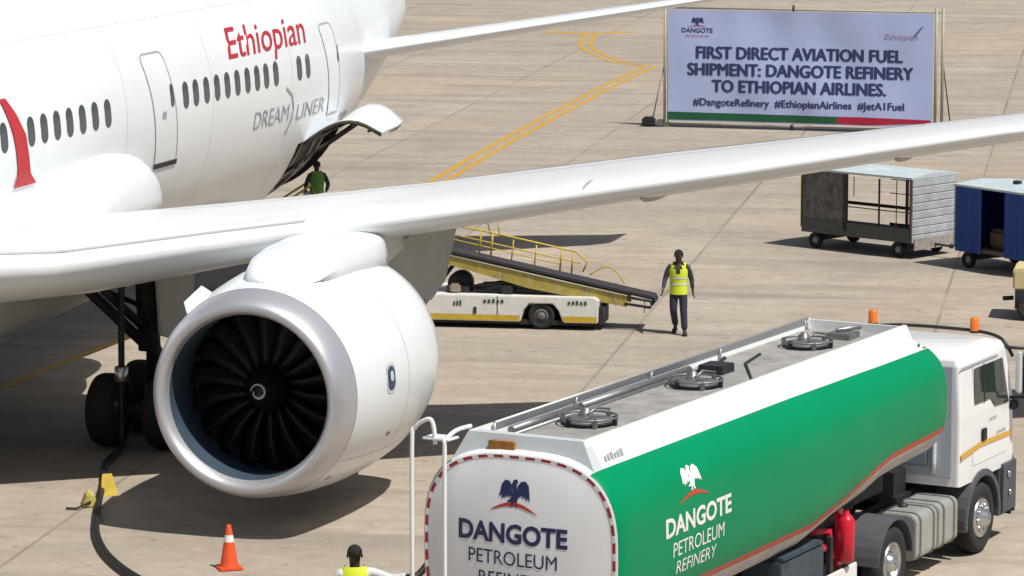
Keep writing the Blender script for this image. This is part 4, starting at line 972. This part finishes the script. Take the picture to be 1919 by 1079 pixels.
for k in range(8):
    for dz, d in ((0,0),(.012,.018),(.165,.018),(.178,0)):
        rings.append([(Lc+.032+d, 0, z+dz), (Lc+.032+d, Wc, z+dz), (Lc+.02, Wc, z+dz), (Lc+.02, 0, z+dz)])
    z += .195
m.loft(rings, True, True, 0, False); m.build('ridged_end', CARTE, c1)
m = M(); m.box(Lc+.06,Lc+.09,.05,Wc-.05,.22,.50); m.build('end_skirt', mat('rusty_white_sheet', (.42,.38,.36), .7, noise=.5, nscale=9), c1)
c2, H0, H1 = cart((10.62, 83.0, 0), math.atan2(-1.75, 1.25), 2.75, 1.75, 'blue')
tag(c2, 'baggage cart hung with blue curtains under a pale roof', 'baggage cart', 'baggage carts parked behind the wing tip')
def curtain(x0, x1, y, parent):
    m = M(); n = 24; rings = []
    for k in range(n+1):
        x = x0+(x1-x0)*k/n; d = .035*math.sin(k*1.9)+.02*math.sin(k*.7)
        rings.append([(x, y+d*(1 if z < 1.2 else .6), z) for z in (H0-.12, .9, 1.3, H1-.06)])
    m.loft(rings, False, False, 0, True); m.build('curtain', BLUE, parent, recalc=False)
curtain(.04, .92, -.05, c2); curtain(1.72, 2.70, -.05, c2); curtain(.04, 2.7, 1.72, c2)
m = M(); m.box(-.04,-.02,0,1.75,H0-.05,H1-.05); m.build('end_panel', BLUE, c2)
m = M(); m.box(.9,1.75,.2,1.6,H0+.01,1.0); m.build('baggage_load', mat('brown_bags', (.10,.07,.045), .8, noise=.5, nscale=5), c2, bevel=.08)
m = M(); m.box(.95,1.7,.9,1.6,1.0,1.85); m.build('far_board', mat('tan_board', (.34,.27,.14), .7, noise=.3, nscale=4), c2)
m = M(); m.box(2.72,2.76,.0,1.75,H0-.15,H1-.05); m.build('end_board', mat('pale_end_board', (.55,.55,.52), .6, noise=.3, nscale=5), c2)
m = M(); m.box(2.765,2.78,.9,1.5,H0,1.5); m.build('end_patch', mat('dark_maroon', (.07,.03,.03), .6), c2)
M().box(1.2,1.35,.7,.85,H1+.04,H1+.14).build('roof_bracket', DSTEEL, c2)
# baggage tractor, its rear corner entering at the right edge
tg = empty('baggage_tractor', (10.80, 74.6, 0), R(-12)); tag(tg, 'cream baggage tractor with dark wheels cut off by the right edge of the picture', 'baggage tractor')
m = M(); m.prism([(0,.66),(2.6,.66),(2.6,.95),(2.3,1.12),(1.5,1.15),(1.35,.85),(.5,.85),(.4,1.12),(0,1.12)], lambda a, b, d: (a, d, b), 0, 1.3); m.build('body', CREAM, tg, bevel=.04)
M().box(.05,2.55,-.01,1.31,.25,.655).build('chassis', DSTEEL, tg)
for x, y in ((.4,.05),(.4,1.25),(2.1,.05),(2.1,1.25)):
    wo = empty('wheel', (x, y, .32)); wo.parent = tg
    m = M(); tyre(m, (0,0,0), (0,1,0), .32, .24, 24); m.build('tyre', RUB, wo, recalc=False)
    m = M(); m.lathe([(-.08,.01),(-.08,.08),(-.03,.1),(-.09,.17),(.09,.17),(.03,.1),(.08,.08),(.08,.01)], (0,0,0), (0,1,0), 18); m.build('rim', CARTM, wo, recalc=False)
m = M(); m.box(.55,1.0,.2,1.1,.85,1.0); m.box(.5,.62,.2,1.1,1.0,1.4); m.build('seat', BLKP, tg, bevel=.04)
m = M(); m.tube([(1.45,.65,1.0),(1.25,.65,1.35)], .03); m.tube([(1.25+.17*math.sin(R(20))*math.cos(R(a)), .65+.2*math.sin(R(a)), 1.36+.15*math.cos(R(a))) for a in range(0, 361, 30)], .018, 6); m.build('steering_wheel', BLKP, tg)
m = M(); m.tube([(-.02,.65,.4),(-.25,.65,.38)], .05); m.build('tow_hitch', DSTEEL, tg)

# ================================================================== SMALL THINGS
cn = empty('traffic_cone', (-4.19, 50.65, 0), .3, .94); tag(cn, 'orange traffic cone with a pale band in front of the jet engine', 'traffic cone')
m = M(); m.box(-.19,.19,-.19,.19,0,.045); m.build('base', CONEO, cn, bevel=.015)
m = M(); m.lathe([(.04,.155),(.08,.14),(.44,.081)], (0,0,0), (0,0,1), 28); m.lathe([(.55,.062),(.68,.040),(.71,.03),(.71,.018)], (0,0,0), (0,0,1), 28); m.build('cone_body', CONEO, cn, recalc=False)
m = M(); m.lathe([(.44,.082),(.55,.063)], (0,0,0), (0,0,1), 28); m.build('reflective_band', CONEW, cn, recalc=False)
m = M()
m.tube(smooth_path([(-6.73,59.7,3.4),(-6.77,59.8,2.0),(-6.78,59.82,.6),(-6.78,59.6,.12),(-6.85,59.0,.08),(-6.90,58.16,.08),(-6.76,56.8,.08),(-6.66,55.3,.08),(-6.54,53.9,.08),(-6.38,52.6,.08),(-6.05,51.2,.08),(-5.5,49.8,.08),(-4.6,48.2,.08)], 8), .057, 12)
hs = m.build('refuelling_hose', HOSE); tag(hs, 'thick black hose hanging from under the wing and running along the ground', 'hose')
m = M(); m.lathe([(-.12,.10),(-.1,.12),(.12,.12),(.14,.10)], (-6.78,59.82,1.35), (0,0,1), 16); cp = m.build('hose_coupling', CHROME, hs, recalc=False)
mk = empty('pit_marker', (-6.62, 56.1, 0), .4); tag(mk, 'yellow folded marker standing beside the black hose', 'floor marker')
m = M(); m.add([(-.15,-.12,0),(.15,-.12,0),(.08,0,.34),(-.08,0,.34),(-.15,-.10,0),(.15,-.10,0)], [(0,1,2,3),(4,3,2,5)]); m.build('front_board', YEL, mk, recalc=False)
m = M(); m.add([(-.15,.13,0),(.15,.13,0),(.08,.01,.34),(-.08,.01,.34)], [(0,1,2,3)]); m.build('back_board', YEL, mk, recalc=False)
ck = empty('wheel_chock', (-6.80, 55.2, 0), .2); tag(ck, 'pale yellow wheel chock touching the hose on the sunlit concrete', 'wheel chock')
m = M(); m.prism([(-.14,0),(.14,0),(.05,.22),(-.05,.22)], lambda a, b, d: (a, d, b), -.2, .2); m.build('chock_body', mat('pale_yellow', (.62,.52,.14), .6, noise=.3, nscale=6), ck, bevel=.02)
m = M(); m.tube([(.0,-.2,.1),(-.25,-.35,.03),(-.4,-.3,.03)], .02, 6); m.build('rope', DSTEEL, ck)
# mobile steps seen behind the wing under the raised hatch
sp = empty('service_steps', (-6.05, 89.4, 0), .2); tag(sp, 'small pale steps with yellow rails under the open cargo hatch', 'steps')
m = M()
for k in range(4): m.box(.25*k, .25*k+.27, 0, .7, .25*k+.15, .25*k+.22)
m.build('tread', LDW, sp)
m = M()
for y in (0, .7): m.tube([(.0,y,.2),(.0,y,.65),(.9,y,1.2),(1.0,y,.9)], .03); m.tube([(1.0,y,0),(1.0,y,1.0)], .03)
m.build('rail', YEL, sp)
m = M(); m.tube([(0,0,0),(1.0,0,.9)], .04); m.tube([(0,.7,0),(1.0,.7,.9)], .04); m.build('stringer', LDW, sp)

# ================================================================== PEOPLE
def skin_obj(name, joints, edges, material, parent, sub=2, mw_=0.0):
    """joints: name -> (pos, radius); a continuous skinned surface"""
    keys = list(joints); idx = {k: i for i, k in enumerate(keys)}
    me = bpy.data.meshes.new(name); me.from_pydata([joints[k][0] for k in keys], [(idx[a], idx[b]) for a, b in edges], [])
    o = bpy.data.objects.new(name, me); COL.objects.link(o)
    sk = o.modifiers.new('s', 'SKIN'); sk.use_smooth_shade = True
    sv = me.skin_vertices[0].data
    for i, k in enumerate(keys):
        r = joints[k][1]; sv[i].radius = r if isinstance(r, tuple) else (r, r)
        sv[i].use_root = (i == 0)
    sb = o.modifiers.new('b', 'SUBSURF'); sb.levels = sub; sb.render_levels = sub
    dg = bpy.context.evaluated_depsgraph_get(); dg.update()
    m2 = bpy.data.meshes.new_from_object(o.evaluated_get(dg)); m2.name = name
    o.modifiers.clear(); o.data = m2; bpy.data.meshes.remove(me)
    m2.materials.clear(); m2.materials.append(material)
    for p_ in m2.polygons: p_.use_smooth = True
    if parent: o.parent = parent
    return o
def person(loc, rz, label, h, pose, top, vest, legs, hair=HAIR, cap=False, tape=True):
    """faces local -y. pose: dict of joint positions for a 1.80 m man"""
    P = empty('person', loc, rz, h/1.8); tag(P, label, 'person')
    J = dict(pelvis=((0,0,.95),(.15,.11)), waist=((0,.0,1.10),(.135,.10)), chest=((0,.0,1.32),(.165,.115)), neckb=((0,.01,1.49),(.10,.075)), neck=((0,.0,1.53),.062), headb=((0,-.012,1.605),(.076,.088)), head=((0,-.005,1.69),(.084,.104)), top=((0,.0,1.765),(.060,.074)))
    E = [('pelvis','waist'),('waist','chest'),('chest','neckb'),('neckb','neck'),('neck','headb'),('headb','head'),('head','top')]
    for s_, n in ((1,'l'),(-1,'r')):
        q = pose[n]
        J['hip'+n] = ((.09*s_,0,.90), .095); J['knee'+n] = (q['knee'], .062); J['calf'+n] = (tuple((Vector(q['knee'])*.6+Vector(q['ankle'])*.4)), .058); J['ankle'+n] = (q['ankle'], .042)
        f_ = Vector(q.get('toe', (q['ankle'][0]+.03*s_, q['ankle'][1]-.17, .035))); J['toe'+n] = (tuple(f_), .038)
        E += [('pelvis','hip'+n),('hip'+n,'knee'+n),('knee'+n,'calf'+n),('calf'+n,'ankle'+n),('ankle'+n,'toe'+n)]
        J['sh'+n] = ((.185*s_,.0,1.44), .066); J['elb'+n] = (q['elbow'], .043); J['fore'+n] = (tuple(Vector(q['elbow'])*.6+Vector(q['wrist'])*.4), .041); J['wr'+n] = (q['wrist'], .027)
        E += [('chest','sh'+n),('sh'+n,'elb'+n),('elb'+n,'fore'+n),('fore'+n,'wr'+n)]
        d = Vector(q.get('hand', Vector(q['wrist'])-Vector(q['elbow']))).normalized(); w_ = Vector(q['wrist'])
        side = Vector((0,-1,0)) if abs(d.y) < .7 else Vector((0,0,1)); side = (side-d*side.dot(d)).normalized(); pal = d.cross(side)*-s_
        J['palm'+n] = (tuple(w_+d*.055), (.036,.022)); E.append(('wr'+n,'palm'+n))
        for k, (off, ln) in enumerate(((.030,.070),(.010,.080),(-.010,.076),(-.028,.060))):
            b = w_+d*.095+side*off; J['f%d%s' % (k, n)] = (tuple(b), .010); J['g%d%s' % (k, n)] = (tuple(b+d*ln*.55+pal*.012), .009); J['h%d%s' % (k, n)] = (tuple(b+d*ln*.85+pal*.036), .008)
            E += [('palm'+n, 'f%d%s' % (k, n)), ('f%d%s' % (k, n), 'g%d%s' % (k, n)), ('g%d%s' % (k, n), 'h%d%s' % (k, n))]
        b = w_+d*.04+side*.040; J['t0'+n] = (tuple(b), .012); J['t1'+n] = (tuple(b+d*.045+side*.018+pal*.01), .010); E += [('palm'+n,'t0'+n),('t0'+n,'t1'+n)]
    skin_obj('body', J, E, SKIN, P)
    # face: nose, brows, lips, ears, eyes
    fc_ = M(); fc_.lathe([(-.02,.004),(-.012,.012),(.0,.015),(.012,.009),(.016,.002)], (0,-.112,1.65), (0,-.35,-1), 12)
    for s_ in (1,-1): fc_.lathe([(-.012,.005),(-.008,.022),(.006,.026),(.012,.012)], (.090*s_,.008,1.66), (s_,0,0), 12)
    fc_.tube([(-.026,-.098,1.600),(0,-.106,1.598),(.026,-.098,1.600)], [.005,.008,.005], 8)
    fc_.build('face', SKIN, P, recalc=False)
    ey = M()
    for s_ in (1,-1): ey.lathe([(-.012,.001),(-.006,.010),(.0,.012),(.006,.010),(.012,.001)], (.033*s_,-.099,1.685), (0,1,0), 10)
    ey.build('eye', EYEW, P, recalc=False)
    # hair cap
    hm = M(); rings = []
    for k in range(9):
        a = R(-18+108*k/8); rr = math.cos(a); z = 1.70+.105*math.sin(a)
        rings.append([(.096*rr*math.cos(b), .006+(.118 if math.sin(b) > 0 else .110)*rr*math.sin(b), z + (.05 if (math.sin(b) < -.3 and k == 0) else .03 if (math.sin(b) < -.3 and k == 1) else 0)) for b in [2*math.pi*j/24 for j in range(24)]])
    hm.loft(rings, True, True); hm.build('hair', hair, P, recalc=False)
    # trousers
    JT = dict(p=((0,0,.95),(.175,.128)), w=((0,0,1.06),(.155,.118))); ET = [('p','w')]
    for s_, n in ((1,'l'),(-1,'r')):
        q = pose[n]; JT['h'+n] = ((.095*s_,0,.86), .112); JT['k'+n] = (q['knee'], .082); JT['a'+n] = (tuple(Vector(q['ankle'])+Vector((0,0,.03))), .072); ET += [('p','h'+n),('h'+n,'k'+n),('k'+n,'a'+n)]
    skin_obj('trousers', JT, ET, legs, P)
    # long sleeved shirt
    JS = dict(c=((0,0,1.30),(.180,.128)), w=((0,0,1.04),(.150,.115)), nb=((0,.01,1.515),(.088,.078))); ES = [('c','w'),('c','nb')]
    for s_, n in ((1,'l'),(-1,'r')):
        q = pose[n]; JS['s'+n] = ((.188*s_,.0,1.455), .076); JS['e'+n] = (q['elbow'], .058); JS['f'+n] = (tuple(Vector(q['wrist'])*.85+Vector(q['elbow'])*.15), .042); ES += [('c','s'+n),('s'+n,'e'+n),('e'+n,'f'+n)]
    skin_obj('shirt', JS, ES, top, P)
    # vest: open tube round the trunk with shoulder straps, v neck
    vm = M(); zs = [.86,.98,1.10,1.20,1.30,1.40,1.48,1.535]; hw = [.190,.183,.178,.19,.205,.205,.175,.13]; dp = [.150,.146,.140,.145,.152,.148,.125,.10]
    def vp(i, j, off=0): a = 2*math.pi*j/28; return (hw[i]*math.cos(a)+off*math.cos(a), dp[i]*math.sin(a)+off*math.sin(a), zs[i])
    vm.loft([[vp(i, j) for j in range(28)] for i in range(len(zs))], False, True, 0, True, lambda i, j: None if ((i >= 5 and 19 <= j <= 22) or (i == 6 and 17 <= j <= 24) or (i == 4 and j in (20,21) )) else 0)
    ve = vm.build('vest', vest, P, recalc=False)
    if tape:
        t_ = M()
        for z0_, z1_ in ((1.06,1.10),(1.19,1.23)):
            def at_(z, j):
                a = 2*math.pi*j/28; return ((lerp(z, zs, hw)+.006)*math.cos(a), (lerp(z, zs, dp)+.006)*math.sin(a), z)
            t_.loft([[at_(z, j) for j in range(28)] for z in (z0_, z1_)], False, True)
        t_.build('reflective_tape', REFL, ve, recalc=False)
    for s_, n in ((1,'l'),(-1,'r')):
        q = pose[n]; a = Vector(q['ankle']); f_ = Vector(q.get('toe', (q['ankle'][0]+.03*s_, q['ankle'][1]-.17, .035)))
        skin_obj('shoe', dict(h=(tuple(a+Vector((0,.03,-.035))), (.055,.055)), m=(tuple((a+f_)/2+Vector((0,0,-.02))), (.058,.052)), t=(tuple(f_), (.052,.044))), [('h','m'),('m','t')], SHOE, P)
    return P
walk = dict(l=dict(knee=(.12,-.10,.50), ankle=(.15,-.16,.075), elbow=(.27,.05,1.17), wrist=(.30,.02,.93)), r=dict(knee=(-.10,-.08,.52), ankle=(-.075,.20,.13), elbow=(-.28,-.02,1.18), wrist=(-.31,-.17,.97)))
person((3.50, 72.7, 0), R(-8), 'man in a yellow hi-vis vest and navy trousers walking past the belt loader', 1.80, walk, SHIRTD, HIVIS, TROU)
stand = dict(l=dict(knee=(.10,-.02,.50), ankle=(.11,.0,.08), elbow=(.30,.0,1.16), wrist=(.27,-.14,.95)), r=dict(knee=(-.10,-.02,.50), ankle=(-.12,.0,.08), elbow=(-.31,.0,1.17), wrist=(-.28,-.12,.96)))
person((-5.05, 89.9, 0), R(200), 'worker in a dark green vest standing beneath the open cargo hatch', 1.80, stand, SHIRTD, HIVG, TROU, tape=False)
hold = dict(r=dict(knee=(-.10,-.04,.50), ankle=(-.11,.02,.08), elbow=(-.45,.06,1.37), wrist=(-.68,.16,1.43)), l=dict(knee=(.10,-.02,.50), ankle=(.12,.02,.08), elbow=(.30,-.05,1.17), wrist=(.20,-.28,1.10)))
person((-2.02, 43.9, 0), R(186), 'worker in a yellow vest, only head and shoulders showing at the bottom edge', 1.86, hold, SHIRTW, HIVIS, TROU)
m = M(); m.tube(smooth_path([(-2.6,43.2,.1),(-2.0,43.3,.6),(-1.55,43.55,1.15),(-1.36,43.66,1.40),(-1.18,43.75,1.52),(-1.02,43.85,1.72),(-.93,43.95,1.9),(-.86,44.2,1.8),(-.80,44.4,1.2),(-.7,44.4,.6)], 6), .045, 10)
h2 = m.build('delivery_hose', mat('brown_hose', (.03,.018,.012), .5)); tag(h2, 'short dark hose held up by the worker beside the tanker end', 'hose')
